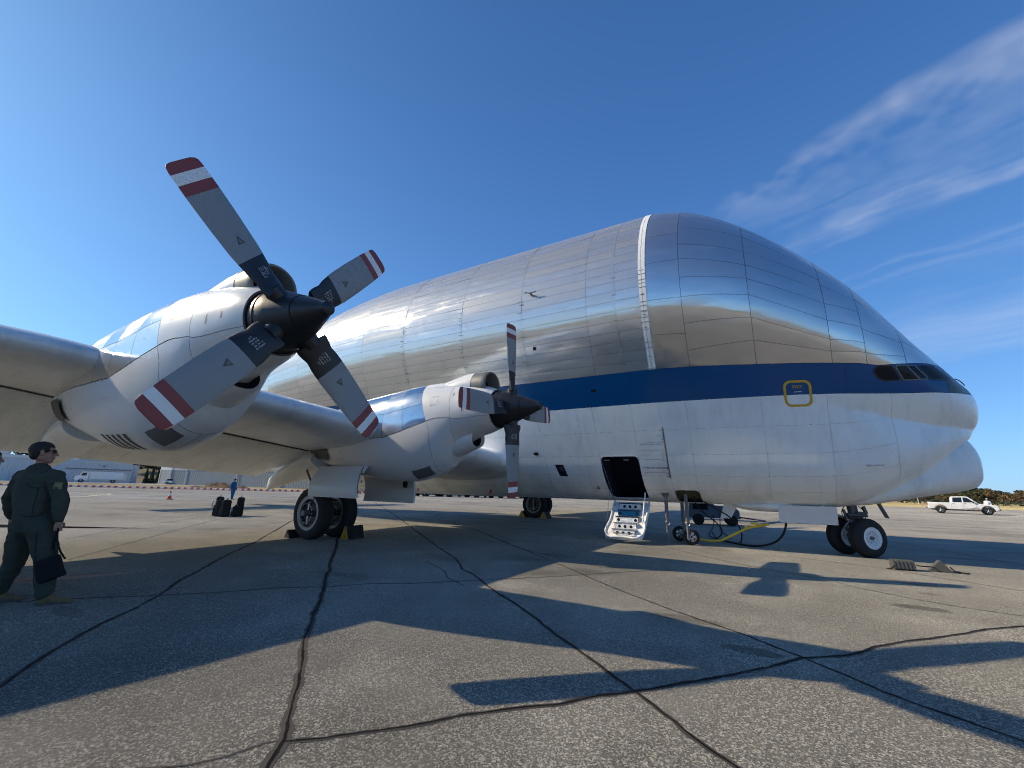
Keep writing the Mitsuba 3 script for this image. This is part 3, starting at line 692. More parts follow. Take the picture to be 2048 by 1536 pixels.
def blade_mesh(r0, r1, n=24):
    """One propeller blade along +z from radius r0 to r1; x is the shaft axis (forward), y the direction of the chord."""
    r = np.linspace(r0, r1, n); rows = []
    chord = lambda q: np.interp(q, [.40, .43, .52, .60, .72, .95, 1.3, 1.7, 1.96, 2.02, 2.045, 2.057], [.44, .46, .44, .40, .445, .475, .475, .455, .425, .40, .35, .26])
    thick = lambda q: np.interp(q, [.40, .6, 1.0, 1.5, 2.057], [.15, .12, .075, .045, .022])
    beta = lambda q: math.radians(np.interp(q, [.42, .70, 1.0, 1.4, 2.057], [-29, -17, -9, -4, 3]))
    t = np.arange(20) * 2 * np.pi / 20
    for q in r:
        c, th, b = chord(q), thick(q), beta(q)
        y, x = c / 2 * np.cos(t), th / 2 * np.sin(t) * (1 - .35 * np.cos(t))
        rows.append(np.c_[x * math.cos(b) - y * math.sin(b), y * math.cos(b) + x * math.sin(b), np.full(20, q)])
    return loft(np.array(rows), cap=True)
def blade_mark(r, w, shape):
    """Thin flat mark on the front face of the blade: shape is a list of (y, z) outlines round radius r."""
    b = math.radians(np.interp(r, [.42, .70, 1.0, 1.4, 2.057], [-29, -17, -9, -4, 3])); th = np.interp(r, [.40, .6, 1.0, 1.5, 2.057], [.15, .12, .075, .045, .022])
    m = extrude(shape, .002); v = np.array(m.vertices); y, z, h = v[:, 0], v[:, 1], v[:, 2] + th / 2 * 1.02
    m.vertices = np.c_[h * math.cos(b) - y * math.sin(b), y * math.cos(b) + h * math.sin(b), r + z]; return m
tri = Polygon([(-.055, -.045), (.055, -.045), (0, .06)]); tri_in = Polygon([(-.022, -.03), (.03, -.03), (.004, .02)])
def small_print():
    """Five rows of stencilled marks, too small and worn to read."""
    g = np.random.default_rng(11); out = []
    for k, (x, n) in enumerate(((0, 8), (0, 7), (.02, 6), (.0, 7), (.04, 4))):
        for i in range(n):
            if g.random() < .12: continue
            w = .010 + .005 * g.random(); h = .020; o = V(x + i * .019, -k * .038, 0)
            out.append(move(trimesh.creation.box((.004, h, .001)), *o)); out.append(move(trimesh.creation.box((w, .004, .001)), *(o + V(w / 2, g.choice([-1, 0, 1]) * h / 2.4, 0))))
            if g.random() < .5: out.append(move(trimesh.creation.box((.004, h, .001)), *(o + V(w, 0, 0))))
    return cat_(*out)
mat('mark_white', (0.5, 0.5, 0.5), 0.5); mat('mark_yellow', (0.20, 0.18, 0.10), 0.5)
def engine(H, ph, flip):
    """Nacelle, intake, propeller and spinner round the hub H; ph is the angle of the first blade."""
    N = f'{AC}__nacelle' if not flip else key_of('nacelle', AC)
    return N

def build_nacelle(H, main=True):
    N = key_of('nacelle', AC)
    a = np.arange(44) * 2 * np.pi / 44
    R = np.array([nac_ring(x, a) * V(1, .985, .985) + H for x in rings(-.36, -8.08, .2)])
    scene[N] = mikit.ply(loft(R, cap=True), 'seam_dark', smooth=True)
    A = 1.72   # below this angle from the top the nacelle is white all along
    # forward cowl: upper and lower sheets with joints
    sg = lambda s, fn, o=0.0: (lambda x: s * (fn(x) + o))
    mid = lambda x: z_angle(x, np.interp(x, [-2.42, -.36], [-.38, -.20]))
    met = lambda x: z_angle(x, np.interp(x, [-4.0, -3.4, -2.42], [-.66, -.66, -.38]))
    for x0, x1 in ((-.36, -1.45), (-1.45, -2.42)):
        obj('cowl_panel', nac_patch(x0, x1, -.62, .62, H, .004, wav=.0045), 'cowl_white', N, smooth=True)
        for s in (-1, 1):
            obj('cowl_panel', nac_patch(x0, x1, s * .63, sg(s, mid, -.006), H, .004, wav=.005), 'cowl_white', N, smooth=True)
            obj('cowl_panel', nac_patch(x0, x1, sg(s, mid, .006), s * math.pi, H, .004, wav=.003), 'cowl_white', N, smooth=True)
    # bare metal over the wing, in riveted sheets
    for x0, x1 in ((-2.42, -2.95), (-2.95, -3.45), (-3.45, -4.0), (-4.0, -4.8), (-4.8, -6.4)):
        for k in range(-4, 4):
            f0, f1 = (lambda x, k=k: met(x) * k / 4 + .004), (lambda x, k=k: met(x) * (k + 1) / 4 - .004)
            obj('metal_panel', nac_patch(x0, x1, f0, f1, H, .003, wav=.007), 'nacelle_metal' if rng.random() < .7 else 'dome_metal_0', N, smooth=True)
    for s in (-1, 1):
        obj('belly_panel', nac_patch(-2.42, -5.0, sg(s, met, .006), s * 3.14, H, .003, wav=.0015), 'cowl_white', N, smooth=True)
        obj('belly_panel', nac_patch(-5.0, -8.08, sg(s, met, .006), s * 3.14, H, .003), 'cowl_white', N, smooth=True)
    obj('tail_panel', nac_patch(-6.4, -8.08, sg(-1, met), sg(1, met), H, .003), 'cowl_white', N, smooth=True)
    # intake over the spinner: ring lip, dark throat, fairing
    zc = .60; t = np.arange(36) * 2 * np.pi / 36
    def oval(x, z, ry, rz): return np.c_[np.full(36, x), ry * np.cos(t), z + rz * np.sin(t)]
    lip = np.array([oval(-1.05, zc, .365, .36), oval(-.70, zc + .01, .365, .355), oval(-.60, zc + .012, .350, .340), oval(-.565, zc + .012, .325, .315), oval(-.60, zc + .01, .30, .29), oval(-.9, zc, .28, .27)])
    I = obj('intake', loft(lip) .apply_translation(H), 'intake_grey', N, smooth=True)
    obj('intake_throat', T4(trimesh.transformations.translation_matrix(H), loft(np.array([oval(-.9, zc, .281, .271), oval(-1.5, zc - .1, .2, .2), oval(-1.52, zc - .1, .01, .01)]))), 'cavity', I, smooth=True)
    fair = np.array([oval(-.985, zc, .372, .368), oval(-1.3, zc - .02, .385, .36), oval(-1.7, zc - .1, .40, .35), oval(-2.2, zc - .2, .42, .34), oval(-2.6, zc - .34, .40, .30)])
    obj('intake_fairing', T4(trimesh.transformations.translation_matrix(H), loft(fair)), 'cowl_white', N, smooth=True)
    # oil cooler scoop below
    def so(x, z, ry, rz): return np.c_[np.full(36, x), ry * np.sign(np.cos(t)) * np.abs(np.cos(t)) ** .8, z + rz * np.sin(t)]
    sc = np.array([so(-1.9, -.95, .34, .30), so(-1.35, -.80, .33, .26), so(-.98, -.70, .29, .215), so(-.93, -.695, .27, .195), so(-.97, -.70, .25, .175), so(-1.3, -.74, .22, .15), so(-1.31, -.74, .01, .01)])
    obj('oil_scoop', T4(trimesh.transformations.translation_matrix(H), loft(sc)), 'cowl_white', N, smooth=40)
    obj('scoop_throat', T4(trimesh.transformations.translation_matrix(H), loft(np.array([so(-1.02, -.705, .244, .17), so(-1.2, -.74, .2, .13), so(-1.21, -.74, .01, .01)]))), 'cavity', N)
    # dark drain panel and louvres under the belly
    def decal(x0, x1, a0, a1, off=.004):
        xs = np.linspace(x0, x1, 6); an = np.linspace(a0, a1, 6); G = np.array([nac_ring(x, an) for x in xs]); c = V(0, 0, -.5)
        d = (G - c) * V(0, 1, 1); d /= np.linalg.norm(d, axis=-1, keepdims=True); return grid_mesh(G + d * off + H)
    obj('drain_panel', decal(-2.05, -2.6, 2.55, 2.95), 'grey_paint', N)
    if not main:
        for k in range(5): obj('louvre', decal(-3.15 - .22 * k, -3.27 - .22 * k, 2.5, 2.95), 'primer_dark', N)
    obj('flap_cove', cat_(decal(-5.62, -6.5, 1.80, 2.35, .05)), 'primer_dark', N)
    # latches and access marks on the cowl side
    for x, a0, a1 in ((-.72, 1.52, 1.66), (-1.02, 1.50, 1.68), (-1.32, .98, 1.12)):
        obj('cowl_latch', decal(x, x - .025, a0, a1, .006), 'steel_dark', N)
    fr = [decal(-1.75, -1.95, 1.02, 1.03, .005), decal(-1.75, -1.95, 1.25, 1.26, .005), decal(-1.75, -1.757, 1.02, 1.26, .005), decal(-1.943, -1.95, 1.02, 1.26, .005)]
    obj('access_mark', cat_(*fr), 'steel_dark', N)
    obj('cowl_band', cat_(decal(-2.405, -2.43, -1.6, 1.6, .006)), 'steel_dark', N)
    bolts = [decal(-2.46 - .0, -2.475, a_, a_ + .018, .010) for a_ in np.arange(-1.5, 1.5, .12)] + [decal(x_, x_ - .02, met(x_) + .01, met(x_) + .03, .010) for x_ in np.arange(-2.5, -4.4, -.14)]
    obj('fastener', cat_(*bolts), 'steel_dark', N, kind='stuff')
    return N
N3 = build_nacelle(H3, True); N4 = build_nacelle(H4, False)
for Hx in (H3, H4):   # engines of the far wing
    Hm = Hx * V(1, -1, 1); a = np.arange(36) * 2 * np.pi / 36
    obj('far_nacelle', loft(np.array([nac_ring(x, a) + Hm for x in rings(-.34, -8.08, .25)]), cap=True), 'cowl_white', AC, smooth=40)

def frame_of(H, phi):
    """Blade frame: z along the blade, y along the tangent, x forward."""
    M = np.eye(4); M[:3, 0] = (1, 0, 0); M[:3, 2] = (0, math.cos(phi), math.sin(phi)); M[:3, 1] = (0, -math.sin(phi), math.cos(phi)); M[:3, 3] = H
    return M
BL = [('prop_black', .40, .865), ('prop_grey', .865, 1.695), ('prop_red', 1.695, 1.815), ('stripe_paint', 1.815, 1.935), ('prop_red', 1.935, 2.057)]
_pl = {}
def prop_ply(k, fn, bs, **kw):
    if k not in _pl: _pl[k] = mikit.ply(fn(), bs, **kw)
    return _pl[k]
def propeller(H, ph, full=True):
    P = key_of('propeller', AC)
    sp = [(-.34, .43), (-.20, .425), (-.06, .395), (.10, .33), (.30, .255), (.50, .18), (.66, .115), (.70, .10), (.75, .09), (.775, .055), (.78, .0)]
    scene[P] = mikit.ply(lathe(sp, H, (1, 0, 0), 40), 'prop_black', smooth=40)
    if full:
        obj('spinner_joint', cat_(lathe([(-.235, .428), (-.23, .434), (-.215, .434), (-.21, .428)], H, n=40), lathe([(.30, .254), (.305, .257), (.315, .253), (.32, .246)], H, n=40)), 'cavity', P)
        obj('spinner_back', lathe([(-.355, .30), (-.355, .445), (-.345, .445), (-.345, .30)], H, n=40), 'cavity', P)
    for k in range(4):
        F = frame_of(H, ph + k * math.pi / 2); B = key_of('blade', P)
        sub = {}
        for i, (bs, r0, r1) in enumerate(BL):
            kk = B if i == 0 else key_of(['', 'blade_face', 'tip_band', 'tip_band', 'tip_band'][i], P)
            scene[kk] = {**prop_ply(f'b{i}', lambda: blade_mesh(r0, r1, 26 if i in (1, 4) else 12), bs, smooth=40), 'to_world': mi.ScalarTransform4f(F.tolist())}
        if full:
            for nm, fn, bs in (('blade_mark', lambda: blade_mark(1.10, 0, tri), 'seam_dark'), ('blade_mark', lambda: T4(trimesh.transformations.translation_matrix([.0018, 0, .0]), blade_mark(1.10, 0, tri_in)), 'mark_yellow')):
                kk = key_of(nm, P); scene[kk] = {**prop_ply(nm + bs, fn, bs), 'to_world': mi.ScalarTransform4f(F.tolist())}
            def txt():
                t = small_print(); v = np.array(t.vertices); b = math.radians(-20.5)
                y, z = v[:, 1] + .07, v[:, 0] - .06
                h = .066; t.vertices = np.c_[h * math.cos(b) - y * math.sin(b), y * math.cos(b) + h * math.sin(b), .66 + z]; return t
            kk = key_of('blade_lettering', P); scene[kk] = {**prop_ply('txt', txt, 'mark_white'), 'to_world': mi.ScalarTransform4f(F.tolist())}
            kk = key_of('blade_root', P); scene[kk] = {**prop_ply('root', lambda: cyl(V(0, 0, .30), V(0, 0, .45), .13, .12, 20), 'prop_black', smooth=40), 'to_world': mi.ScalarTransform4f(F.tolist())}
    return P
propeller(H3, .0656); propeller(H4, .8684)
propeller(H3 * V(1, -1, 1), .5, False); propeller(H4 * V(1, -1, 1), .2, False)
# ------------------------------------------------------------------ landing gear
def wheel(K, cx, cy, cz, R, w, rim, side, parent, tyre_bs, rim_bs, rdish=.05, spokes=True):
    """Tyre with tread shoulders on an axle along y; 'side' (-1 or 1) is the face with the hub detail."""
    q = key_of(K, parent)
    h = w / 2; prof = [(-h * .80, rim), (-h * .93, rim + .05), (-h, (rim + R) / 2), (-h * .93, R - .09), (-h * .78, R - .03), (-h * .5, R - .004)]
    for g in (-.3, 0, .3): prof += [(h * (g - .06), R), (h * (g - .05), R - .012), (h * (g + .05), R - .012), (h * (g + .06), R)]
    prof += [(h * .5, R - .004), (h * .78, R - .03), (h * .93, R - .09), (h, (rim + R) / 2), (h * .93, rim + .05), (h * .80, rim)]
    c = V(cx, cy, cz)
    scene[q] = mikit.ply(lathe(prof, c, (0, 1, 0), 56), tyre_bs, smooth=30)
    f = side * h * .82
    obj('rim', lathe([(f - side * .10, rim - .06), (f - side * .01, rim - .05), (f + side * .010, rim - .035), (f + side * .004, rim - .01), (f + side * .004, rim + .01), (f + side * .022, rim + .03), (f + side * .02, rim + .055), (f - side * .03, rim + .06)], c, (0, 1, 0), 48), rim_bs, q, smooth=40)
    return q, c, f
gx, gy, gr = -6.40, -7.00, .72
LG = key_of('main_gear', AC); scene[LG] = mikit.ply(cat_(cyl(V(-6.2, gy, 2.3), V(-6.38, gy, gr + .1), .11), cyl(V(gx, gy - .62, gr), V(gx, gy + .62, gr), .08), cyl(V(-4.9, gy, 1.9), V(-6.3, gy, 1.0), .06), bx(gx, gy, gr + .1, .22, .22, .3, bev=.04)), 'grey_paint', smooth=40)
def main_wheel(cy, parent, side=-1):
    q, c, f = wheel('wheel', gx, cy, gr, gr, .42, .43, side, parent, 'rubber_dusty', 'rim_grey')
    o = c + V(0, f, 0)
    obj('brake_disc', lathe([(f - side * .11, .0), (f - side * .11, .36), (f - side * .04, .37)], c, (0, 1, 0), 40), 'wheel_dark', q, smooth=40)
    obj('hub_cap', lathe([(f - side * .10, .10), (f - side * .02, .095), (f + side * .01, .06), (f + side * .012, .0)], c, (0, 1, 0), 24), 'wheel_dark', q, smooth=40)
    obj('hub_bar', bx(o[0], o[1] - .005 * 1, o[2], .04, .02, .62, bev=.006), 'steel', q)
    bl = [cyl(o + V(.27 * math.cos(a), -side * -.085, .27 * math.sin(a)), o + V(.27 * math.cos(a), side * -.06, .27 * math.sin(a)), .014, n=8) for a in np.arange(18) * 2 * np.pi / 18]
    obj('wheel_bolts', cat_(*bl), 'steel', q)
for cy in (-7.27, -6.45): main_wheel(cy, LG)
LG2 = key_of('main_gear', AC); scene[LG2] = mikit.ply(cat_(cyl(V(gx, -gy, 2.3), V(gx, -gy, gr), .11), cyl(V(gx, 6.4, gr), V(gx, 7.5, gr), .08)), 'grey_paint', smooth=40)
for cy in (6.60, 7.27): main_wheel(cy, LG2)
# doors of the main gear: curved leaves hanging from the nacelle
def curved_door(x0, x1, yt, zt, yb, zb, bow, th=.035, slope=0.0):
    t = np.linspace(0, 1, 14); s = np.linspace(0, 1, 6); G = []
    for a in s:
        x = x0 + (x1 - x0) * a
        G.append([V(x, yt + (yb - yt) * b - bow * math.sin(math.pi * min(1, b * .95)) , zt + (zb - zt) * b + slope * a * 0) for b in t])
    return solid(np.array(G), V(0, th, 0))
D = obj('gear_door', curved_door(-5.88, -3.98, -7.62, 2.02, -7.86, 1.20, .13, .07), 'cowl_white', LG, smooth=35)
obj('door_edge', cat_(*[bx(-3.972, -7.70 - .1 * math.sin(math.pi * (1 - (z - 1.2) / .82)) - .10 * (2.02 - z), z, .012, .014, .06) for z in np.arange(1.24, 2.0, .05)]), 'seam_dark', LG)
for z in (1.82, 1.62, 1.34): obj('door_fitting', bx(-3.965, -7.74, z, .02, .05, .05, bev=.006), 'steel_dark', LG)
obj('gear_door', curved_door(-5.88, -3.82, -6.12, 1.95, -5.98, 1.06, -.10, .07), 'cowl_white', LG, smooth=35)
obj('door_bracket', bx(-3.95, -6.18, 1.62, .10, .10, .26, bev=.01), 'cavity', LG)
obj('drag_brace', cat_(cyl(V(-5.9, -7.4, 1.95), V(-6.35, -7.2, 1.0), .035), cyl(V(-7.0, -7.3, 2.0), V(-6.45, -7.1, 1.0), .03)), 'steel_dark', LG)
obj('brake_hose', tube(smooth_path([V(-6.0, -7.45, 1.5), V(-6.12, -7.52, 1.1), V(-6.3, -7.5, .8)], 12), .016, 6), 'rubber', LG)
# flap fairing beside the nacelle tail: a curved cuff that ends in a point
for off in (V(0, 0, 0), H4 - H3):
    R = []
    for x, w, zt, zb in ((-6.3, .72, 2.55, 1.93), (-6.8, .72, 2.5, 1.92), (-7.4, .66, 2.3, 1.80), (-8.0, .55, 2.15, 1.64), (-8.6, .40, 1.98, 1.48), (-9.1, .22, 1.80, 1.36), (-9.42, .06, 1.55, 1.30), (-9.46, .01, 1.42, 1.36)):
        a = np.linspace(0, 2 * np.pi, 28, endpoint=False); w *= 1 if off[1] == 0 else .72; R.append(np.c_[np.full(28, x), -6.94 + w * np.cos(a), (zt + zb) / 2 + (zt - zb) / 2 * np.sin(a)] + off)
    obj('flap_fairing', loft(np.array(R), cap=True), 'wing_paint', WG, smooth=40)
# nose gear, its wheels turned by the steering
NG = key_of('nose_gear', AC); nx_, nR, ST = 6.95, .495, math.radians(40)
turn = rotm(ST, [0, 0, 1], (nx_, 0, 0))
scene[NG] = mikit.ply(cat_(cyl(V(6.95, 0, 1.45), V(7.0, 0, .85), .12), cyl(V(7.0, 0, .9), V(nx_, 0, .45), .085), T4(turn, cyl(V(nx_, -.42, nR), V(nx_, .42, nR), .06)), T4(turn, bx(6.98, 0, 1.0, .34, .34, .10, bev=.03)), cyl(V(6.98, -.17, .78), V(6.98, .17, .78), .07)), 'steel_dark', smooth=40)
tq = mi.ScalarTransform4f(turn.tolist())
def turned(k):
    scene[k] = {**scene[k], 'to_world': tq}; return k
for cy in (-.33, .33):
    q, c, f = wheel('wheel', nx_, cy, nR, nR, .34, .225, -1, NG, 'rubber', 'wheel_white'); turned(q)
    turned(f'{q}__rim')
    turned(obj('wheel_disc', lathe([(f + .05, 0.0), (f + .02, .05), (f + .045, .07), (f + .055, .15), (f + .01, .195)], c, (0, 1, 0), 36), 'wheel_white', q, smooth=40))
    turned(obj('hub_nut', lathe([(f + .05, .055), (f - .01, .05), (f - .015, .025), (f - .012, 0.0)], c, (0, 1, 0), 16), 'steel_dark', q, smooth=40))
    turned(obj('wheel_bolts', cat_(*[cyl(c + V(.115 * math.cos(a), f + .055, .115 * math.sin(a)), c + V(.115 * math.cos(a), f + .035, .115 * math.sin(a)), .012, n=8) for a in np.arange(8) * math.pi / 4]), 'steel_dark', q))
turned(obj('torque_link', cat_(cyl(V(6.85, -.02, .95), V(6.62, -.02, .72), .03), cyl(V(6.62, -.02, .72), V(6.92, -.02, .50), .03)), 'steel', NG))
obj('hydraulic_line', cat_(*[tube(smooth_path(q, 14), .012, 5) for q in ([V(6.8, -.12, 1.3), V(6.72, -.2, 1.0), V(6.85, -.14, .8), V(6.95, -.12, .6)], [V(7.1, -.1, 1.3), V(7.2, -.18, 1.0), V(7.12, -.12, .8), V(7.05, -.1, .62)], [V(6.6, .1, 1.3), V(6.62, -.1, 1.05), V(6.8, -.16, .95)])]), 'rubber', NG)
obj('drag_strut', cat_(cyl(V(6.2, -.10, 1.25), V(6.93, -.08, .88), .035), cyl(V(6.2, .10, 1.25), V(6.93, .08, .88), .035)), 'steel', NG)
obj('steer_cylinder', cat_(cyl(V(6.85, -.24, 1.06), V(7.25, -.24, 1.06), .04), cyl(V(6.85, .24, 1.06), V(7.25, .24, 1.06), .04), bx(7.12, 0, 1.12, .2, .5, .06, bev=.015), cyl(V(6.75, -.15, 1.2), V(6.8, -.15, .98), .035), cyl(V(7.2, -.1, 1.3), V(7.25, -.1, 1.1), .045)), 'steel_dark', NG, smooth=40)
obj('nose_gear_door', bx(5.88, -.62, 1.02, 1.36, .035, .50, bev=.008).apply_transform(rotm(.30, [1, 0, 0], (6.0, -.60, 1.26))), 'door_panel' if 'door_panel' in scene else mat('door_panel', (.66, .67, .68), .4), AC)
for x in (5.5, 6.26): obj('door_hinge', bx(x, -.56, 1.27, .05, .09, .06, bev=.01), 'door_white', AC)
obj('front_gear_door', bx(7.55, 0, 1.20, .03, .42, .46, bev=.008).apply_transform(rotm(-.35, [0, 1, 0], (7.5, 0, 1.4))), 'grey_paint', AC)
# belly blister, drain mast, cables below the nose
R = []
for k in np.linspace(-1, 1, 15):
    r = math.sqrt(max(1 - k * k, .0004)); a = np.linspace(0, 2 * np.pi, 24, endpoint=False); R.append(np.c_[np.full(24, 4.95 + .95 * k), -.1 + .55 * r * np.cos(a), 1.22 + .17 * r * np.sin(a)])
obj('belly_blister', loft(np.array(R)), 'white_paint', AC, smooth=True)
obj('blade_antenna', loft(np.array([[V(3.75, -.03, 1.22), V(3.95, -.06, 1.22), V(4.15, -.03, 1.22), V(3.95, 0, 1.22)], [V(3.62, -.02, .80), V(3.78, -.045, .80), V(3.92, -.02, .80), V(3.78, .005, .80)]]), cap=True), 'white_paint', AC)
obj('drain_stub', cyl(V(5.4, -.1, 1.08), V(5.4, -.1, 1.0), .04), 'steel_dark', AC)
for x, y in ((-8.2, -.95), (-4.35, -1.0)):   # red ribbons on covers
    obj('warning_ribbon', solid(np.array([[V(x - .05, y, 1.62), V(x - .12, y - .02, 1.35)], [V(x + .04, y, 1.60), V(x - .03, y - .02, 1.33)]]), V(0, .01, 0)), 'red_paint', AC)
# wing root fairing: the rounded front of the centre section beside the hull
t = np.linspace(0, 2 * np.pi, 28, endpoint=False); R = []
for x, ry, rz, zc in ((-2.86, .05, .03, 2.48), (-2.90, .22, .14, 2.48), (-3.02, .40, .27, 2.50), (-3.3, .58, .37, 2.53), (-3.8, .72, .44, 2.56), (-4.6, .82, .49, 2.60), (-6.0, .85, .5, 2.62), (-8.0, .8, .42, 2.6), (-9.8, .3, .15, 2.6)):
    R.append(np.c_[np.full(28, x), -2.45 + ry * np.cos(t), zc + rz * np.sin(t)])
RF = obj('wing_root_fairing', loft(np.array(R), cap=True), 'white_paint', AC, smooth=True)
for x, ry, rz in ((-4.25, .785, .473),):
    obj('fairing_joint', tube(np.c_[np.full(29, x), -2.45 + (ry + .006) * np.cos(np.r_[t, 0]), 2.583 + (rz + .006) * np.sin(np.r_[t, 0])], .010, 6), 'seam_dark', RF)
# tail, out of sight behind the near engine
R = np.array([[V(-27.0 - 1.9 * h - c * (5.6 - 3.2 * h), .22 * (1 - .6 * h) * math.sin(math.pi * c) * s, 6.6 + 7.8 * h) for c, s in [(0, 1), (.25, 1), (.5, 1), (.75, 1), (1, 1), (.75, -1), (.5, -1), (.25, -1)]] for h in np.linspace(0, 1, 6)])
obj('tail_fin', loft(R, cap=True), 'white_paint', AC, smooth=40)
for s in (-1, 1):
    R = np.array([[V(-28.4 - 1.0 * h - c * (3.6 - 1.6 * h), s * (.6 + 8.0 * h), 5.3 + .5 * h + .16 * (1 - .5 * h) * math.sin(math.pi * c) * q) for c, q in [(0, 1), (.25, 1), (.5, 1), (.75, 1), (1, 1), (.75, -1), (.5, -1), (.25, -1)]] for h in np.linspace(0, 1, 6)])
    obj('tailplane', loft(R, cap=True), 'white_paint', AC, smooth=40)
# ------------------------------------------------------------------ ground: dry field, apron, sealed joints, paint
def f_field(p, n, uv):
    a = fbm(p.x * 0.05, p.y * 0.05, 2.0, 4); b = fbm(p.x * 0.9, p.y * 0.9, 5.0, 3)
    k = 0.75 + 0.5 * a; g = smoothstep(0.5, 0.75, fbm(p.x * 0.02 + 7, p.y * 0.02, 1.0, 3))
    return C(0.33 * k * (1 - 0.45 * g) * (0.8 + 0.4 * b), 0.255 * k * (1 - 0.25 * g) * (0.8 + 0.4 * b), 0.125 * k * (1 - 0.3 * g) * (0.8 + 0.4 * b))
obj('terrain', flat(sbox(-6000, -6000, 6000, 6000), -.02), mat('dry_grass', proc(f_field), .9, spec=.1), kind='structure')
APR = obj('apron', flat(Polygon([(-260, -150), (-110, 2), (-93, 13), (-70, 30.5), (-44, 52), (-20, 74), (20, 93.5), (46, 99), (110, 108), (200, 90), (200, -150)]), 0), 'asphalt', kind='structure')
SEAMS = {
 'A': (0.07, [(-0.01, -14.29), (-0.14, -14.19), (-0.5, -13.98), (-1.25, -13.4), (-1.52, -13.12), (-2.34, -12.36), (-3.19, -11.78), (-3.74, -11.29), (-5.46, -9.84), (-6.56, -8.8), (-13.91, -2.72), (-23.31, 5.42)]),
 'B': (0.088, [(2.57, -13.76), (2.48, -13.66), (2.29, -13.46), (1.86, -13.13), (1.6, -12.91), (1.06, -12.49), (0.52, -12.05), (-0.12, -11.52), (-1.0, -10.77), (-2.53, -9.51), (-4.84, -7.59), (-6.71, -6.07), (-10.38, -3.0)]),
 'C': (0.04, [(-3.3, -13.52), (-2.95, -13.06), (-2.47, -12.54), (-1.87, -11.82), (-1.53, -11.22), (-1.01, -10.74), (-0.65, -10.18), (-0.15, -9.8), (0.54, -8.95), (0.97, -8.44), (1.59, -7.68), (2.6, -6.28), (3.15, -5.67)]),
 'D': (0.055, [(-26.19, 12.99), (-10.42, 0.3), (-6.16, -3.24), (-2.95, -5.9), (-0.98, -7.47), (-0.27, -8.22), (0.27, -8.57), (0.59, -8.87), (1.24, -9.4), (1.75, -9.76), (2.44, -10.34), (2.89, -10.74), (3.26, -11.01), (3.61, -11.31), (3.95, -11.59), (4.11, -11.72), (4.3, -11.89), (4.44, -12.03), (4.56, -12.13), (4.69, -12.22), (4.78, -12.29)]),
 'D2': (0.03, [(-1.39, -8.01), (-0.38, -8.63), (0.02, -9.05), (0.67, -9.41)]),
 'E': (0.06, [(2.3, -13.47), (2.47, -13.33), (2.68, -13.09), (2.89, -12.84), (3.04, -12.63), (3.27, -12.35), (3.52, -12.12), (3.72, -11.8), (3.95, -11.58), (4.27, -11.16), (4.55, -10.83), (4.81, -10.46), (5.16, -9.94), (5.51, -9.62), (5.71, -9.32), (5.8, -9.13), (6.12, -8.72), (6.63, -8.12), (7.37, -7.21), (7.64, -6.95), (7.98, -6.63)]),
 'E2': (0.022, [(1.89, -14.05), (2.1, -13.88), (2.18, -13.74), (2.24, -13.54), (2.3, -13.47)]),
 'F': (0.036, [(-9.29, 1.68), (-4.56, -1.62), (-1.35, -4.48), (0.61, -6.16), (2.2, -7.63), (3.05, -8.35), (3.73, -8.87), (4.26, -9.23), (4.67, -9.49), (4.91, -9.74), (5.16, -9.94), (5.44, -10.19), (5.67, -10.44), (5.88, -10.59), (6.06, -10.69), (6.31, -10.84), (6.41, -10.9)]),
 'G': (0.03, [(1.77, -1.31), (2.98, -2.65), (4.12, -3.73), (4.86, -4.31), (5.73, -4.77), (6.24, -5.42), (6.8, -5.86), (7.3, -6.12), (7.88, -6.25), (8.1, -6.3)]),
 'H': (0.028, [(5.26, -1.57), (6.26, -1.98), (7.13, -2.33), (7.78, -3.03), (8.72, -3.8)]),
 'I': (0.03, [(-6.73, -12.2), (-9.27, -10.2), (-14.41, -6.08), (-16.72, -3.52)]),
 'J': (0.028, [(-10.75, -11.21), (-13.92, -8.32), (-17.16, -4.69)]),
 'K': (0.03, [(-23.73, -10.13), (-29.18, -6.36), (-39.1, 1.05)]),
 'L': (0.03, [(-12.13, -0.49), (-13.32, 1.02), (-4.71, -3.04), (-1.22, -4.71), (0.76, -5.81)]),
 'M': (0.025, [(-13.23, 5.0), (-7.19, 0.61), (-1.4, -4.52)]),
 'N': (0.025, [(-16.85, -6.4), (-20.03, -2.86), (-24.68, 2.67)]),
 'O': (0.03, [(8.56, 5.75), (9.35, 3.48), (10.31, 0.85)]),
}

mat('tar', (0.058, 0.053, 0.047), 0.8, spec=.25); mat('tar_crack', (0.008, 0.008, 0.008), 0.9, spec=.1)
def ribbon(path, w, z, seed, jit=.35, step=.03, wob=.25):
    """Uneven strip along a ground path."""
    P = np.asarray(path, float); s = np.r_[0, np.cumsum(np.hypot(*np.diff(P, axis=0).T))]; n = max(4, int(s[-1] / step)); t = np.linspace(0, s[-1], n)
    c = np.c_[np.interp(t, s, P[:, 0]), np.interp(t, s, P[:, 1])]; d = np.gradient(c, axis=0); d /= np.linalg.norm(d, axis=1, keepdims=True) + 1e-9; nn = np.c_[-d[:, 1], d[:, 0]]
    q = lambda f, k: meshkit.fbm(np.c_[t * f, np.full(n, seed * 3.7 + k), np.zeros(n)], 4) - .5
    c = c + nn * (wob * w * 4 * q(1.3, 0) + w * .5 * q(6, 5))[:, None]
    a, b = w / 2 * np.maximum(.25, 1 + 3.2 * jit * q(4, 1) + jit * 3 * q(15, 8)), w / 2 * np.maximum(.25, 1 + 3.2 * jit * q(4, 2) + jit * 3 * q(15, 9))
    G = np.stack([c + nn * a[:, None], c - nn * b[:, None]], 1); G = np.concatenate([G, np.full(G.shape[:2] + (1,), z)], -1)
    return grid_mesh(G)
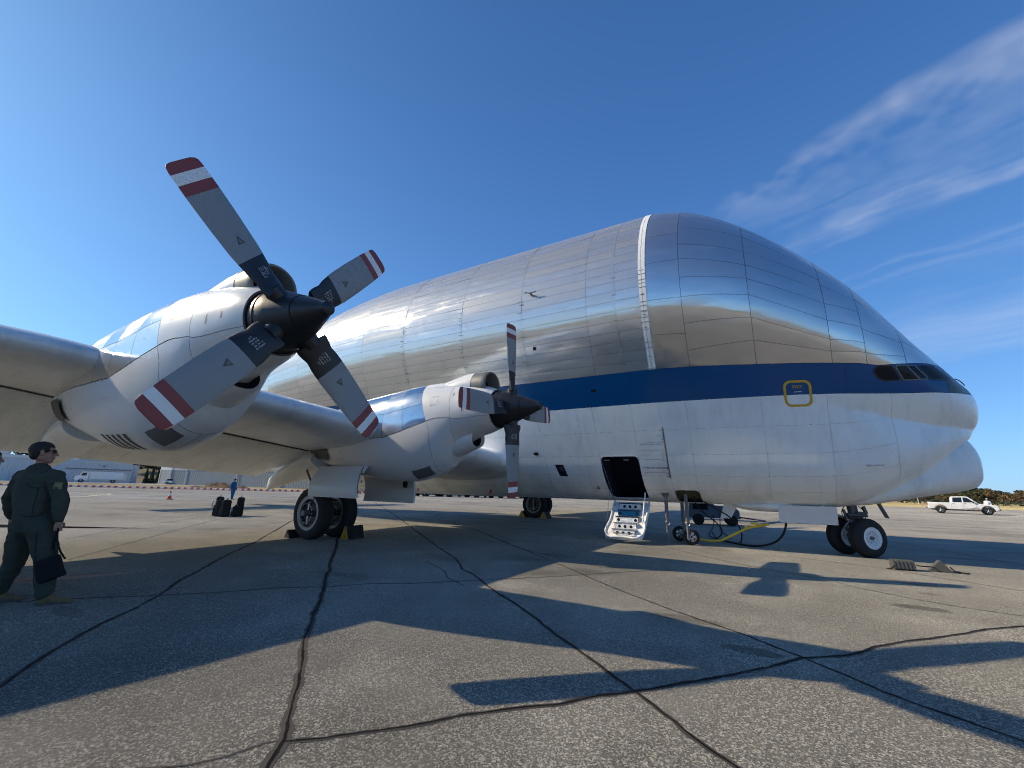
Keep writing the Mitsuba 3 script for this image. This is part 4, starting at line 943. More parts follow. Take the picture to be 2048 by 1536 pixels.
for i, (k, (w, p)) in enumerate(SEAMS.items()):
    q = obj('tar_seam', ribbon(p, w * .82, .0035, i), 'tar', APR)
    if k in 'ABDEF': obj('crack', ribbon(p, w * .16 + .004, .0065, i, jit=.7, wob=.25 * (w / (w * .16 + .004))), 'tar_crack', q)
mat('line_paint', (0.62, 0.55, 0.32), .7); mat('line_white', (0.6, 0.6, 0.56), .7)
hp_ = smooth_path([(-66, -6.6, 0), (-61.5, -2.6, 0), (-57.97, .42, 0), (-54.5, 2.6, 0), (-51.6, 1.7, 0), (-49.3, .3, 0), (-46.82, -.88, 0), (-44.25, -2.96, 0), (-40, -6.2, 0)], 60)[:, :2]
obj('painted_line', ribbon(hp_, .28, .004, 91, jit=.05, step=.3, wob=0), 'line_paint', APR)
obj('painted_line', ribbon([(-49.4, .2), (-45.69, 4.27), (-36, 15.5)], .18, .004, 92, jit=.1, step=.4, wob=0), 'line_white', APR)
# shoulder of bare soil and the low bank beyond the apron on the left
def strip(pts_a, pts_b, za, zb, n=60, amp=.0, seed=0):
    A, B = smooth_path([(*p, 0) for p in pts_a], n)[:, :2], smooth_path([(*p, 0) for p in pts_b], n)[:, :2]; m = 8
    G = np.array([[np.r_[a + (b - a) * k, za + (zb - za) * (k * k * (3 - 2 * k))] for k in np.linspace(0, 1, m)] for a, b in zip(A, B)])
    if amp: G[..., 2] += amp * (meshkit.fbm(G * V(.5, .5, 0) + seed, 3) - .5) * np.sin(np.linspace(0, np.pi, m))[None]
    mm = grid_mesh(G); fn = np.cross(mm.vertices[mm.faces[0, 1]] - mm.vertices[mm.faces[0, 0]], mm.vertices[mm.faces[0, 2]] - mm.vertices[mm.faces[0, 0]])[2]
    if fn < 0: mm.faces = mm.faces[:, ::-1]
    return mm
obj('bank', strip([(-150, -30), (-96, 14.5), (-72, 33.5), (-44, 55.5), (-20, 78)], [(-165, -10), (-112, 33), (-85, 46), (-50, 68), (-24, 90)], -.01, .40, amp=.5), 'dry_grass', kind='structure')
obj('service_road', flat(Polygon([(-330, 120), (-165, -10), (-112, 33), (-85, 46), (-50, 68), (-24, 90), (-60, 160)]), .405), mat('pale_concrete', (0.30, 0.29, 0.27), .8), kind='structure')
obj('kerb', ribbon([(-165, -10), (-138, 12), (-112, 33), (-85, 46), (-50, 68)], .5, .55, 93, jit=0, step=1, wob=0), mat('kerb_white', (.55, .55, .52), .7), kind='structure')
# ------------------------------------------------------------------ things on the apron
mat('cone_orange', (0.75, 0.085, 0.03), .5); mat('cone_white', (0.7, 0.7, 0.7), .45); mat('fabric_black', (0.014, 0.015, 0.017), .85, spec=.2)
mat('fabric_dark', (0.03, 0.032, 0.035), .85, spec=.2); mat('strap_white', (0.62, 0.62, 0.62), .5); mat('barrier_red', (0.55, 0.06, 0.035), .5); mat('barrier_white', (0.68, 0.68, 0.66), .5)
# traffic cone
K = key_of('traffic_cone'); cx, cy = -37.2, 1.3
scene[K] = mikit.ply(cat_(lathe([(.03, .17), (.30, .117), (.30, .117)], (cx, cy, 0), (0, 0, 1), 28), lathe([(.52, .066), (.60, .048), (.72, .03), (.725, .0)], (cx, cy, 0), (0, 0, 1), 28)), 'cone_orange', smooth=40)
obj('reflective_collar', lathe([(.30, .118), (.52, .068)], (cx, cy, 0), (0, 0, 1), 28), 'cone_white', K, smooth=True)
obj('base', bx(cx, cy, .018, .40, .40, .036, bev=.01), 'rubber', K)
tag(K, 'orange traffic cone with white collar standing alone on the apron', 'traffic cone')
# low barricades along the edge of the apron
path = smooth_path([(-118, -6, 0), (-96.6, 10.6, 0), (-86.7, 20.4, 0), (-72, 32, 0), (-50, 50.5, 0), (-38, 61, 0)], 200)[:, :2]
s = np.r_[0, np.cumsum(np.hypot(*np.diff(path, axis=0).T))]
L = 2.0; nB = int(s[-1] / (L + .12))
body = cat_(bx(0, 0, .12, L, .42, .20, bev=.03), bx(0, 0, .28, L, .26, .16, bev=.04))
bp = mikit.ply(body, 'barrier_white', smooth=False)
st = mikit.ply(cat_(bx(0, 0, .12, .46, .43, .19, bev=.02), bx(0, 0, .285, .46, .27, .165, bev=.03)), 'barrier_red')
for i in range(nB):
    d = (i + .5) * (L + .12); x, y = np.interp(d, s, path[:, 0]), np.interp(d, s, path[:, 1]); x2, y2 = np.interp(d + .5, s, path[:, 0]), np.interp(d + .5, s, path[:, 1])
    M = mi.ScalarTransform4f().translate([x, y, 0]).rotate([0, 0, 1], math.degrees(math.atan2(y2 - y, x2 - x)) + rng.normal(0, 2.5))
    k = key_of('barricade'); scene[k] = {**bp, 'to_world': M}
    tag(k, 'low red and white barricade in the line along the far apron edge', 'barrier', 'barricades lined up along the apron edge')
    for o in (-.5, .5):
        kk = key_of('red_band', k); scene[kk] = {**st, 'to_world': M @ mi.ScalarTransform4f().translate([o, 0, 0])}
# luggage
def soft_box(cx, cy, w, d, h, rz, seed, taper=.06, amp=.02, z=0.0):
    m = m3.Manifold.cube((w, d, h), True); m = trimesh.Trimesh(*_hull(np.array(bx(0, 0, 0, w, d, h, bev=min(w, d, h) * .16).vertices)), process=False)
    for _ in range(3): m = m.subdivide()
    v = np.array(m.vertices); k = 1 - taper * (v[:, 2:] / h + .5); v[:, :2] *= k
    n = v / (np.linalg.norm(v, axis=1, keepdims=True)); v += n * (amp * (meshkit.fbm(v * 7 + seed * 5.1, 3) - .5) * 2)[:, None]
    v[:, 2] = np.maximum(v[:, 2], -h / 2); m.vertices = v; m.apply_transform(rotm(rz, [0, 0, 1])); return move(m, cx, cy, h / 2 + z)
def bag(name, label, cat, cx, cy, w, d, h, rz, seed, wheels=False, handle=True, straps=0):
    k = key_of(name); scene[k] = mikit.ply(soft_box(cx, cy, w, d, h, rz, seed), 'fabric_black' if seed % 2 else 'fabric_dark', smooth=35); tag(k, label, cat)
    R = lambda x, y, z: V(cx + x * math.cos(rz) - y * math.sin(rz), cy + x * math.sin(rz) + y * math.cos(rz), z)
    if handle: obj('handle', tube(smooth_path([R(-.12, 0, h - .01), R(-.08, 0, h + .06), R(.08, 0, h + .06), R(.12, 0, h - .01)], 12), .014, 6), 'rubber', k, smooth=True)
    obj('pocket', soft_box(cx - math.sin(rz) * -(d / 2 + .01) * 1.0, cy - math.cos(rz) * (d / 2 + .01), w * .72, .10, h * .5, rz, seed + 9, z=h * .08), 'fabric_dark' if seed % 2 else 'fabric_black', k, smooth=35)
    obj('zip_line', tube(np.array([R(-w * .42, -d / 2 - .012, h * .72), R(0, -d / 2 - .016, h * .76), R(w * .42, -d / 2 - .012, h * .72)]), .008, 5), 'strap_white' if seed in (2, 5) else 'steel_dark', k)
    if wheels:
        for q in (-1, 1): obj('caster', cyl(R(q * w * .36 - .02, -d / 2 - .01, .05), R(q * w * .36 + .02, -d / 2 - .01, .05), .05, n=12), 'rubber', k)
    return k, R
A = math.radians(-30)
k, R = bag('garment_case', 'tall black wheeled case at the left rear of the luggage pile', 'suitcase', -17.02, -4.66, .42, .30, .84, A, 1, True)
k, R = bag('duffel_bag', 'black duffel bag with a pale strap lying across its front', 'bag', -16.62, -4.86, .46, .30, .70, A + .1, 2, False)
obj('strap', tube(smooth_path([R(-.30, -.22, .30), R(-.12, -.27, .52), R(.06, -.24, .70)], 12), .028, 6), 'strap_white', k, smooth=True)
k, R = bag('suitcase', 'black upright suitcase at the front right of the luggage pile', 'suitcase', -16.26, -4.72, .50, .32, .72, A - .08, 3, True)
k, R = bag('kit_bag', 'dark kit bag with pale trim behind the front suitcase', 'bag', -16.30, -4.10, .58, .30, .84, A, 5, False)
k, R = bag('rucksack', 'small black rucksack slumped at the right end of the luggage', 'backpack', -15.98, -4.42, .30, .26, .46, A + .3, 7, False)
# wheel chocks
def chock(name, label, x, y, rz, L=.42, w=.20, h=.20, ends='yellow_paint', group=None):
    k = key_of(name); pr = Polygon([(-w * .55, 0), (w * .55, 0), (w * .08, h), (-w * .08, h)]); m = trimesh.creation.extrude_polygon(pr, L - .02, engine='earcut')
    m.apply_transform(np.array([[1, 0, 0, 0], [0, 0, 1, -(L - .02) / 2], [0, 1, 0, 0], [0, 0, 0, 1.0]])); m.apply_transform(rotm(rz, [0, 0, 1])); m = move(m, x, y, 0)
    scene[k] = mikit.ply(m, 'rubber'); tag(k, label, 'wheel chock', group)
    if ends:
        for q in (-1, 1):
            e = trimesh.creation.extrude_polygon(pr.difference(sbox(-.03, .05, .03, .09)), .012, engine='earcut'); e.apply_transform(np.array([[1, 0, 0, 0], [0, 0, 1, q * (L / 2 - .004) - (.006)], [0, 1, 0, 0], [0, 0, 0, 1.0]])); e.apply_transform(rotm(rz, [0, 0, 1]))
            obj('end_plate', move(e, x, y, 0), ends, k)
    obj('rope', tube(smooth_path([V(x, y, h * .7), V(x + .12, y - .16, h * .5), V(x + .22, y - .24, .02), V(x + .40, y - .28, .02)], 14), .012, 6), 'rubber', k)
    return k
chock('wheel_chock', 'yellow ended black chock in front of the near main wheels', -5.72, -6.35, 0, L=.62, w=.30, h=.36)
chock('wheel_chock', 'dark chock tucked behind the near main wheels', -7.12, -7.35, 0, L=.36, w=.26, h=.22, ends=None)
chock('wheel_chock', 'yellow chock behind the far main wheels under the belly', -7.12, 6.75, 0, L=.7, w=.40, h=.34)
chock('wheel_chock', 'yellow chock ahead of the far main wheels under the belly', -5.78, 6.75, 0, L=.7, w=.40, h=.34)
mat('chock_rubber', (0.055, 0.058, 0.058), .8)
k = key_of('ribbed_chock'); pr = Polygon([(-.17, 0), (.13, 0), (.17, .04), (.12, .20), (.06, .24), (-.14, .24), (-.17, .2)])
def ribbed():
    ms = []
    for i in range(11):
        m = trimesh.creation.extrude_polygon(pr if i % 2 == 0 else pr.buffer(-.014), .04, engine='earcut'); m.apply_translation([0, 0, -.22 + i * .04]); ms.append(m)
    m = cat_(*ms); m.apply_transform(np.array([[0, 0, 1, 0], [-1, 0, 0, 0], [0, 1, 0, 0], [0, 0, 0, 1.0]])); return m
m = ribbed(); m.apply_transform(rotm(.12, [0, 0, 1])); m.apply_scale(.85); scene[k] = mikit.ply(move(m, 7.42, -2.25, 0), 'chock_rubber'); tag(k, 'ribbed black rubber chock lying free ahead of the nose wheel', 'wheel chock')
obj('rope', tube(smooth_path([V(7.25, -2.45, .10), V(7.18, -2.5, .04), V(7.12, -2.42, .02)], 8), .014, 6), 'rubber', k); obj('rope', tube(smooth_path([V(7.66, -2.22, .12), V(7.80, -2.2, .10), V(7.95, -2.16, .09), V(8.02, -2.18, .03)], 10), .012, 6), 'rubber', k)
k = key_of('wedge_chock'); pr = Polygon([(-.20, 0), (.20, 0), (.03, .22), (-.01, .22)]); m = trimesh.creation.extrude_polygon(pr, .34, engine='earcut'); m.apply_transform(np.array([[1, 0, 0, 0], [0, 0, 1, -.17], [0, 1, 0, 0], [0, 0, 0, 1.0]])); m.apply_transform(rotm(-.15, [0, 0, 1]))
scene[k] = mikit.ply(move(m, 8.10, -1.95, 0), 'chock_rubber'); tag(k, 'triangular grey rubber chock with a rope, on the sunlit apron', 'wheel chock')
obj('rope', tube(smooth_path([V(8.26, -2.0, .10), V(8.33, -2.10, .03), V(8.40, -2.05, .02), V(8.46, -2.12, .02), V(8.52, -2.08, .02)], 20), .014, 6), 'rubber', k)
# wheeled jack dolly with its yellow tow handle
k = key_of('jack_dolly'); wx, wy = 2.78, -.62
scene[k] = mikit.ply(cat_(cyl(V(2.40, .05, .22), V(2.86, -.78, .22), .03), bx(2.62, -.35, .20, .16, .40, .08, rz=-.45, bev=.015)), 'steel_dark', smooth=40); tag(k, 'two wheeled steel jack dolly with a long yellow tow handle under the nose', 'dolly')
for (x, y) in ((2.84, -.80), (2.36, .10)):
    ax = V(.18, -.98, 0); c = V(x, y, .24)
    w_ = obj('wheel', lathe([(-.06, .14), (-.06, .21), (-.045, .235), (.045, .235), (.06, .21), (.06, .14)], c, ax, 28), 'rubber', k, smooth=40)
    obj('rim', lathe([(.03, .03), (.045, .06), (.03, .08), (.03, .13), (.055, .145)], c, ax, 28), 'steel', w_, smooth=40)
    b = np.cross(ax, [0, 0, 1]); obj('rim_hole', cat_(*[cyl(c + ax * .026 + .105 * (math.cos(a) * b + math.sin(a) * V(0, 0, 1)), c + ax * .036 + .105 * (math.cos(a) * b + math.sin(a) * V(0, 0, 1)), .028, n=10) for a in np.arange(5) * 2 * math.pi / 5]), 'cavity', w_)
obj('tow_handle', cat_(tube([V(2.80, -.45, .16), V(3.35, -.40, .12), V(3.62, -.38, .16)], .028, 8), tube([V(2.62, -.15, .16), V(3.30, -.25, .12), V(3.62, -.36, .16)], .028, 8), tube([V(3.62, -.37, .16), V(4.35, -.28, .56), V(4.92, -.2, .70)], .036, 8), bx(4.55, -.25, .70, .22, .06, .07, bev=.01), bx(4.32, -.28, .60, .08, .07, .08, bev=.01)), 'tow_yellow' if 'tow_yellow' in scene else mat('tow_yellow', (.72, .48, .02), .4), k, smooth=40)
# ground power cart beyond the nose
mat('cart_grey', (0.10, 0.13, 0.16), .5)
k = key_of('ground_power_cart'); X, Y = 2.45, 9.3
M = rotm(.15, [0, 0, 1], (X, Y, 0))
pr = Polygon([(-1.15, .38), (1.15, .38), (1.15, .72), (.95, .92), (.1, .95), (-.2, 1.2), (-1.0, 1.24), (-1.15, 1.1)]); m = trimesh.creation.extrude_polygon(pr, 1.1, engine='earcut'); m.apply_transform(np.array([[1, 0, 0, X], [0, 0, -1, Y + .55], [0, 1, 0, 0], [0, 0, 0, 1.0]]))
scene[k] = mikit.ply(T4(M, m), 'cart_grey'); tag(k, 'low grey ground power cart on black wheels beyond the nose', 'cart')
for x in (-.72, .78):
    for y in (-.5, .5): obj('wheel', T4(M, lathe([(-.10, .14), (-.10, .22), (-.08, .27), (.08, .27), (.10, .22), (.10, .14), (.08, .0)], (X + x, Y + y, .27), (0, -1, 0), 24)), 'rubber', k, smooth=40)
obj('chassis', T4(M, bx(X, Y, .40, 2.4, .8, .1)), 'steel_dark', k); obj('grille', T4(M, bx(X - .6, Y - .556, .95, .7, .02, .4)), 'cavity', k)
obj('tow_bar', T4(M, cyl(V(X + 1.15, Y, .42), V(X + 2.3, Y - .1, .30), .035)), 'steel_dark', k)
for i, P in enumerate(([V(3.0, -.75, 1.45), V(3.1, -.7, 1.1), V(3.4, -.5, .8), V(3.62, -.1, .5), V(3.5, .6, .2), V(3.0, 2.5, .03), V(2.7, 6, .03), V(2.5, 8.7, .5)], [V(3.15, -.6, 1.35), V(3.7, -.4, 1.0), V(4.1, .1, .6), V(4.1, .8, .1), V(3.6, 2.6, .03), V(3.0, 6.2, .03), V(2.8, 8.75, .6)], [V(5.35, -.1, 1.05), V(5.35, -.12, .7), V(5.15, -.1, .3), V(4.6, 0, .05), V(4.0, .3, .04), V(3.3, 1.6, .03), V(2.9, 4, .03)])):
    kk = obj('ground_hose', tube(smooth_path(P, 50), .020 if i < 2 else .03, 8), 'rubber', smooth=True)
    tag(kk, ('thin black cable hanging from the open service bay to the apron', 'black cable looping out of the service bay towards the cart', 'thick black hose hanging from the belly blister to the apron')[i], 'hose')
# ------------------------------------------------------------------ people
_ico = trimesh.creation.icosphere(2).vertices
def ball(c, r): return np.asarray(c, float) + _ico * (np.asarray(r, float) if np.ndim(r) else r)
def bones(chains, edge=.02, it=12, extra=()):
    """One continuous skin round chains of (point, radius)."""
    parts = []
    for ch in chains:
        for (a, ra), (b, rb) in zip(ch[:-1], ch[1:]): parts.append(m3.Manifold.hull_points(np.vstack([ball(a, ra), ball(b, rb)])))
    parts += [m3.Manifold.hull_points(np.asarray(e, float)) for e in extra]
    m = m3.Manifold.batch_boolean(parts, m3.OpType.Add).refine_to_length(edge).to_mesh()
    t = trimesh.Trimesh(np.array(m.vert_properties[:, :3]), np.array(m.tri_verts)); trimesh.smoothing.filter_taubin(t, .5, .52, it); return t
def wrinkle(t, amp, f, seed):
    v = np.array(t.vertices); n = np.array(t.vertex_normals); q = v * f + seed; q[:, 2] *= 1.8
    t.vertices = v + n * (amp * (meshkit.fbm(q, 3) - .45) * 2)[:, None]; return t
def head_pts(c, f, k=1.0):
    """Blocks of a head round c facing the unit vector f: cranium, jaw, nose, ears."""
    f = V(*f); f = f / np.linalg.norm(f); s = np.cross(f, [0, 0, 1]); s /= np.linalg.norm(s); u = np.cross(s, f)
    L = lambda a, b, d: c + k * (a * f + b * s + d * u)
    def ell(p, rf, rs, ru): return p + k * (_ico[:, :1] * rf * f + _ico[:, 1:2] * rs * s + _ico[:, 2:] * ru * u)
    E_ = [ell(L(-.012, 0, .025), .098, .076, .092), np.vstack([ell(L(.03, 0, -.03), .058, .058, .06), ell(L(.052, 0, -.092), .030, .034, .022), ell(L(-.02, 0, -.04), .05, .062, .05)]),
          np.vstack([ell(L(.088, 0, .012), .010, .010, .010), ell(L(.108, 0, -.022), .013, .013, .010), ell(L(.085, 0, -.028), .012, .017, .010)]),
          np.vstack([ell(L(.086, 0, -.055), .012, .022, .010), ell(L(.07, 0, -.055), .02, .03, .02)])]
    E_ += [np.vstack([ell(L(-.012, q * .077, .012), .018, .008, .026), ell(L(-.004, q * .074, -.018), .012, .008, .014)]) for q in (-1, 1)]
    return E_, L, ell, (f, s, u)
mat('skin', (0.36, 0.20, 0.145), .5, spec=.35); mat('hair_dark', (0.022, 0.018, 0.015), .6, spec=.3)
def f_suit(p, n, uv):
    k = 0.85 + 0.3 * fbm(p.x * 9, p.y * 9, p.z * 5, 3); return C(0.052 * k, 0.057 * k, 0.044 * k)
mat('flight_suit', proc(f_suit), .85, spec=.15); mat('suit_blue', (0.012, 0.10, 0.24), .8, spec=.2); mat('suit_seam', (0.022, 0.028, 0.024), .9, spec=.1)
mat('boot_tan', (0.17, 0.115, 0.06), .85, spec=.15); mat('boot_sole', (0.10, 0.08, 0.06), .9); mat('navy_cloth', (0.012, 0.016, 0.045), .85, spec=.15); mat('bag_black', (0.010, 0.011, 0.013), .75, spec=.2); mat('patch_tan', (.22, .18, .10), .8)
def figure(label, j, hd, suit, boots, hair=True, cap=None, bulk=1.0, edge=.022, k=1.0, hands=True, seed=1, shades=False, grip=None):
    """A clothed person from joints j (points) whose head faces hd."""
    P = key_of('person'); tag(P, label, 'person'); b = bulk
    E_, L, ell, (f, s, u) = head_pts(j['head'], hd, k)
    lg = lambda q: [(j[q + 'hip'], .095), (j[q + 'knee'], .062), (j[q + 'ank'], .045), ]
    arm = lambda q: [(j[q + 'sh'], .062), (j[q + 'elb'], .046), (j[q + 'wr'], .030)]
    tor = [(j['pel'], .13), (j['belly'], .13), (j['chest'], .14), (j['neck'] - V(0, 0, .05), .08)]
    ch = [lg('r'), lg('l'), arm('r'), arm('l'), tor, [(j['neck'] - V(0, 0, .06), .066), (j['neck'] + V(0, 0, .05), .058), (j['head'] - V(0, 0, .05), .055)], [(j['rsh'], .06), (j['neck'] - V(0, 0, .06), .06), (j['lsh'], .06)], [(j['rhip'], .10), (j['pel'], .12), (j['lhip'], .10)]]
    for q in 'rl':   # hand: palm, four bent fingers and a thumb
        w = j[q + 'wr']; h = j[q + 'hand']; d = (h - w) / np.linalg.norm(h - w); fw = f - d * (f @ d); fw /= np.linalg.norm(fw); sd = np.cross(d, fw); sg = 1 if q == 'r' else -1
        ch.append([(w, .028), (w + d * .05, .030)]); pl = w + d * .055
        for i, (o, l) in enumerate(((-.030, .072), (-.010, .080), (.010, .076), (.028, .060))):
            r0 = pl + fw * -o * 1.0 + d * .03; curl = sg * sd * -1
            ch.append([(w + d * .03 - fw * o * .6, .015), (r0, .0125), (r0 + d * l * .45 + curl * .012, .0105), (r0 + d * l * .55 + curl * .040, .0095), (r0 + d * l * .25 + curl * .058, .009)])
        ch.append([(w + d * .02 + fw * .02, .015), (w + d * .045 + fw * .05 - sg * sd * .015, .012), (w + d * .085 + fw * .055 - sg * sd * .03, .010)])
    body = bones(ch, edge * .55, 8, E_)
    scene[P] = mikit.ply(body, 'skin', smooth=True)
    # clothing over trunk and limbs, ending at neck, wrists and ankles
    dn = lambda a, c, t: a + (c - a) * t
    cl = [[(j[q + 'hip'], .125 * b), (dn(j[q + 'hip'], j[q + 'knee'], .5), .112 * b), (j[q + 'knee'], .092 * b), (dn(j[q + 'knee'], j[q + 'ank'], .45), .090 * b), (dn(j[q + 'knee'], j[q + 'ank'], .88), .078 * b)] for q in 'rl']
    cl += [[(j[q + 'sh'], .088 * b), (dn(j[q + 'sh'], j[q + 'elb'], .5), .078 * b), (j[q + 'elb'], .070 * b), (dn(j[q + 'elb'], j[q + 'wr'], .55), .066 * b), (dn(j[q + 'elb'], j[q + 'wr'], .93), .046 * b)] for q in 'rl']
    cl += [[(j['pel'], .165 * b), (j['belly'], .170 * b), (j['chest'], .175 * b), (j['neck'] - V(0, 0, .10), .115 * b)], [(j['rsh'], .085 * b), (j['chest'] + V(0, 0, .06), .16 * b), (j['lsh'], .085 * b)], [(j['rsh'], .08 * b), (j['neck'] - V(0, 0, .09), .09), (j['lsh'], .08 * b)], [(j['neck'] - V(0, 0, .09), .088), (j['neck'] - V(0, 0, .03), .078)],
           [(j['rhip'], .13 * b), (j['pel'], .155 * b), (j['lhip'], .13 * b)], [(j['chest'] + (j['rsh'] - j['chest']) * .5 - V(0, 0, .1), .13 * b), (j['belly'] + (j['rhip'] - j['belly']) * .25, .14 * b)], [(j['chest'] + (j['lsh'] - j['chest']) * .5 - V(0, 0, .1), .13 * b), (j['belly'] + (j['lhip'] - j['belly']) * .25, .14 * b)]]
    obj('clothing', wrinkle(wrinkle(bones(cl, edge, 8), .014, 6.5, seed * 3.3), .006, 15, seed), suit, P, smooth=True)
    for q in 'rl':
        h, t, a = j[q + 'heel'], j[q + 'toe'], j[q + 'ank']; m = (h + t) / 2
        bt = obj('boot', bones([[(a + V(0, 0, .09), .068), (a + (m - a) * .2, .068), (h + (t - h) * .16 + V(0, 0, .035), .048)], [(a - V(0, 0, .01), .06), (h + (t - h) * .55 + V(0, 0, .035), .046), (h + (t - h) * .9 + V(0, 0, .018), .036)]], edge, 8), boots, P, smooth=True)
        d = (t - h) / np.linalg.norm(t - h); sd = np.cross(d, [0, 0, 1]); sd /= np.linalg.norm(sd); so = [h + d * x + sd * y for x, y in ((-.01, .032), (.03, .042), (.12, .04), (.20, .05), (.26, .044), (.29, .02), (.29, -.02), (.26, -.044), (.20, -.05), (.12, -.04), (.03, -.042), (-.01, -.032))]
        so = np.array([[p[0], p[1], min(h[2], t[2], .0) + max(0, 0)] for p in so]); z0 = max(0.003, 0); so[:, 2] = z0
        obj('sole', hull(np.vstack([so, so + V(0, 0, .028)])), 'boot_sole', bt)
    if hair:
        hp = bones([], .012, 4, [np.vstack([ell(L(-.018, 0, .038), .104, .083, .090)]), np.vstack([ell(L(-.055, 0, -.025), .052, .068, .05), ell(L(-.05, 0, .02), .06, .078, .06)])])
        v = np.array(hp.vertices) - j['head']; keep = ~((v @ f > .045 * k) & (v @ u < .055 * k))
        obj('hair', hp.submesh([np.nonzero(keep[hp.faces].all(1))[0]], append=True), 'hair_dark', P, smooth=True)
    if cap:
        obj('cap', bones([], .014, 4, [np.vstack([ell(L(-.010, 0, .055), .106, .086, .072)]), np.vstack([ell(L(.10, 0, .062), .03, .06, .006), ell(L(.15, 0, .052), .02, .05, .005)])]), cap, P, smooth=True)
    if shades:
        g = [tube([L(.088, q * .066, .022), L(.02, q * .080, .026), L(-.03, q * .080, .018)], .0042 * k, 6) for q in (-1, 1)] + [np_ for np_ in [hull(np.vstack([ell(L(.092, q * .036, .014), .006, .030, .020), ell(L(.080, q * .062, .018), .006, .008, .016)])) for q in (-1, 1)]]
        obj('sunglasses', cat_(*g), 'black_plastic', P, smooth=40)
    return P
# the crew member in front, walking away with a bag in his right hand
J = dict(head=V(-3.315, -13.640, 1.850), neck=V(-3.345, -13.63, 1.690), chest=V(-3.345, -13.62, 1.42), rsh=V(-3.085, -13.52, 1.535), lsh=V(-3.615, -13.70, 1.535), relb=V(-2.955, -13.44, 1.24), rwr=V(-2.885, -13.43, 1.00), rhand=V(-2.865, -13.42, .90),
         lelb=V(-3.80, -13.73, 1.25), lwr=V(-3.83, -13.66, 1.00), lhand=V(-3.83, -13.63, .90), belly=V(-3.26, -13.59, 1.13), pel=V(-3.21, -13.57, .96), rhip=V(-3.08, -13.52, .90), lhip=V(-3.34, -13.62, .90), rknee=V(-2.95, -13.42, .48), rank=V(-2.87, -13.38, .10),
         rheel=V(-2.895, -13.43, .0), rtoe=V(-2.74, -13.14, .0), lknee=V(-3.43, -13.60, .47), lank=V(-3.53, -13.66, .10), lheel=V(-3.56, -13.71, .0), ltoe=V(-3.36, -13.46, .0))
M1 = figure('man in olive flight suit and sunglasses seen from behind, carrying a black bag', J, (.22, .97, .06), 'flight_suit', 'boot_tan', bulk=1.12, k=1.22, edge=.018, seed=1, shades=True)
def on_cloth(nm, p, d, size, bs):
    """Small patch lying on the clothing, nearest to p as seen along d."""
    v, f, _ = meshkit.WRITTEN[scene[f'{M1}__clothing']['filename']][:3]; v = np.array(v); q = v[np.argmin(np.linalg.norm(np.cross(v - p, d), axis=1) + .15 * ((v - p) @ d))]
    e = np.cross(d, [0, 0, 1]); e /= np.linalg.norm(e); u = np.cross(e, d); m = trimesh.creation.box((size[0], .012, size[1])); R = np.eye(4); R[:3, 0], R[:3, 1], R[:3, 2], R[:3, 3] = e, d, u, q; obj(nm, T4(R, m), bs, M1)
def seam_on(nm, pts, d, bs='suit_seam', r=.0045):
    v = np.array(meshkit.WRITTEN[scene[f'{M1}__clothing']['filename']][0]); P = smooth_path(pts, 22); Q = []
    for p in P: Q.append(v[np.argmin(np.linalg.norm(np.cross(v - p, d), axis=1) + .12 * ((v - p) @ d))])
    Q = np.array(Q); Q[1:-1] = (Q[:-2] + 2 * Q[1:-1] + Q[2:]) / 4; obj(nm, tube(Q - d * .003, r, 6), bs, M1, smooth=True)
BD = V(-.965, .26, 0)   # seen from behind
sd_ = lambda a, z: V(-3.30, -13.6, z) + a * V(.94, .34, 0) - BD * .5
seam_on('yoke_seam', [sd_(-.20, 1.46), sd_(-.05, 1.40), sd_(.08, 1.41), sd_(.24, 1.47)], BD)
seam_on('waist_seam', [sd_(-.17, 1.07), sd_(-.02, 1.05), sd_(.08, 1.05), sd_(.2, 1.08)], BD)
seam_on('back_seam', [sd_(.015, 1.40), sd_(.02, 1.2), sd_(.03, 1.06)], BD, r=.003)
seam_on('trouser_seam', [sd_(.19, .86), sd_(.24, .66), sd_(.29, .48), sd_(.33, .2)], BD, r=.0035)
seam_on('collar', [sd_(-.09, 1.64), sd_(-.03, 1.61), sd_(.04, 1.62), sd_(.07, 1.65)], BD, 'flight_suit', .018)
on_cloth('shoulder_patch', V(-2.965, -13.50, 1.43), V(-.9, .42, 0) / np.linalg.norm([.9, .42]), (.075, .085), 'patch_tan')
B = key_of('hand_bag'); tag(B, 'small black zip bag hanging from the hand of the man in olive', 'bag')
bc = V(-2.775, -13.37, .45)
g = soft_box(0, 0, .24, .12, .28, .0, 4, taper=.1); g.apply_transform(rotm(-.4, [0, 1, 0])); g.apply_transform(rotm(1.0, [0, 0, 1])); scene[B] = mikit.ply(move(g, bc[0], bc[1], bc[2] - .15), 'bag_black', smooth=35)
hnd = J['rhand'] + V(0.0, 0, .015)
obj('strap', cat_(tube(smooth_path([bc + V(-.11, -.05, .12), hnd + V(-.015, 0, -.10), hnd + V(0, 0, -.005)], 12), .011, 6), tube(smooth_path([bc + V(.10, .04, .10), hnd + V(.02, 0.01, -.12), hnd + V(.004, 0, -.005)], 12), .011, 6), tube(smooth_path([bc + V(-.05, -.02, .13), hnd + V(-.0, .0, -.14), hnd + V(0, 0.008, -.01)], 10), .008, 6)), 'bag_black', B, smooth=True)
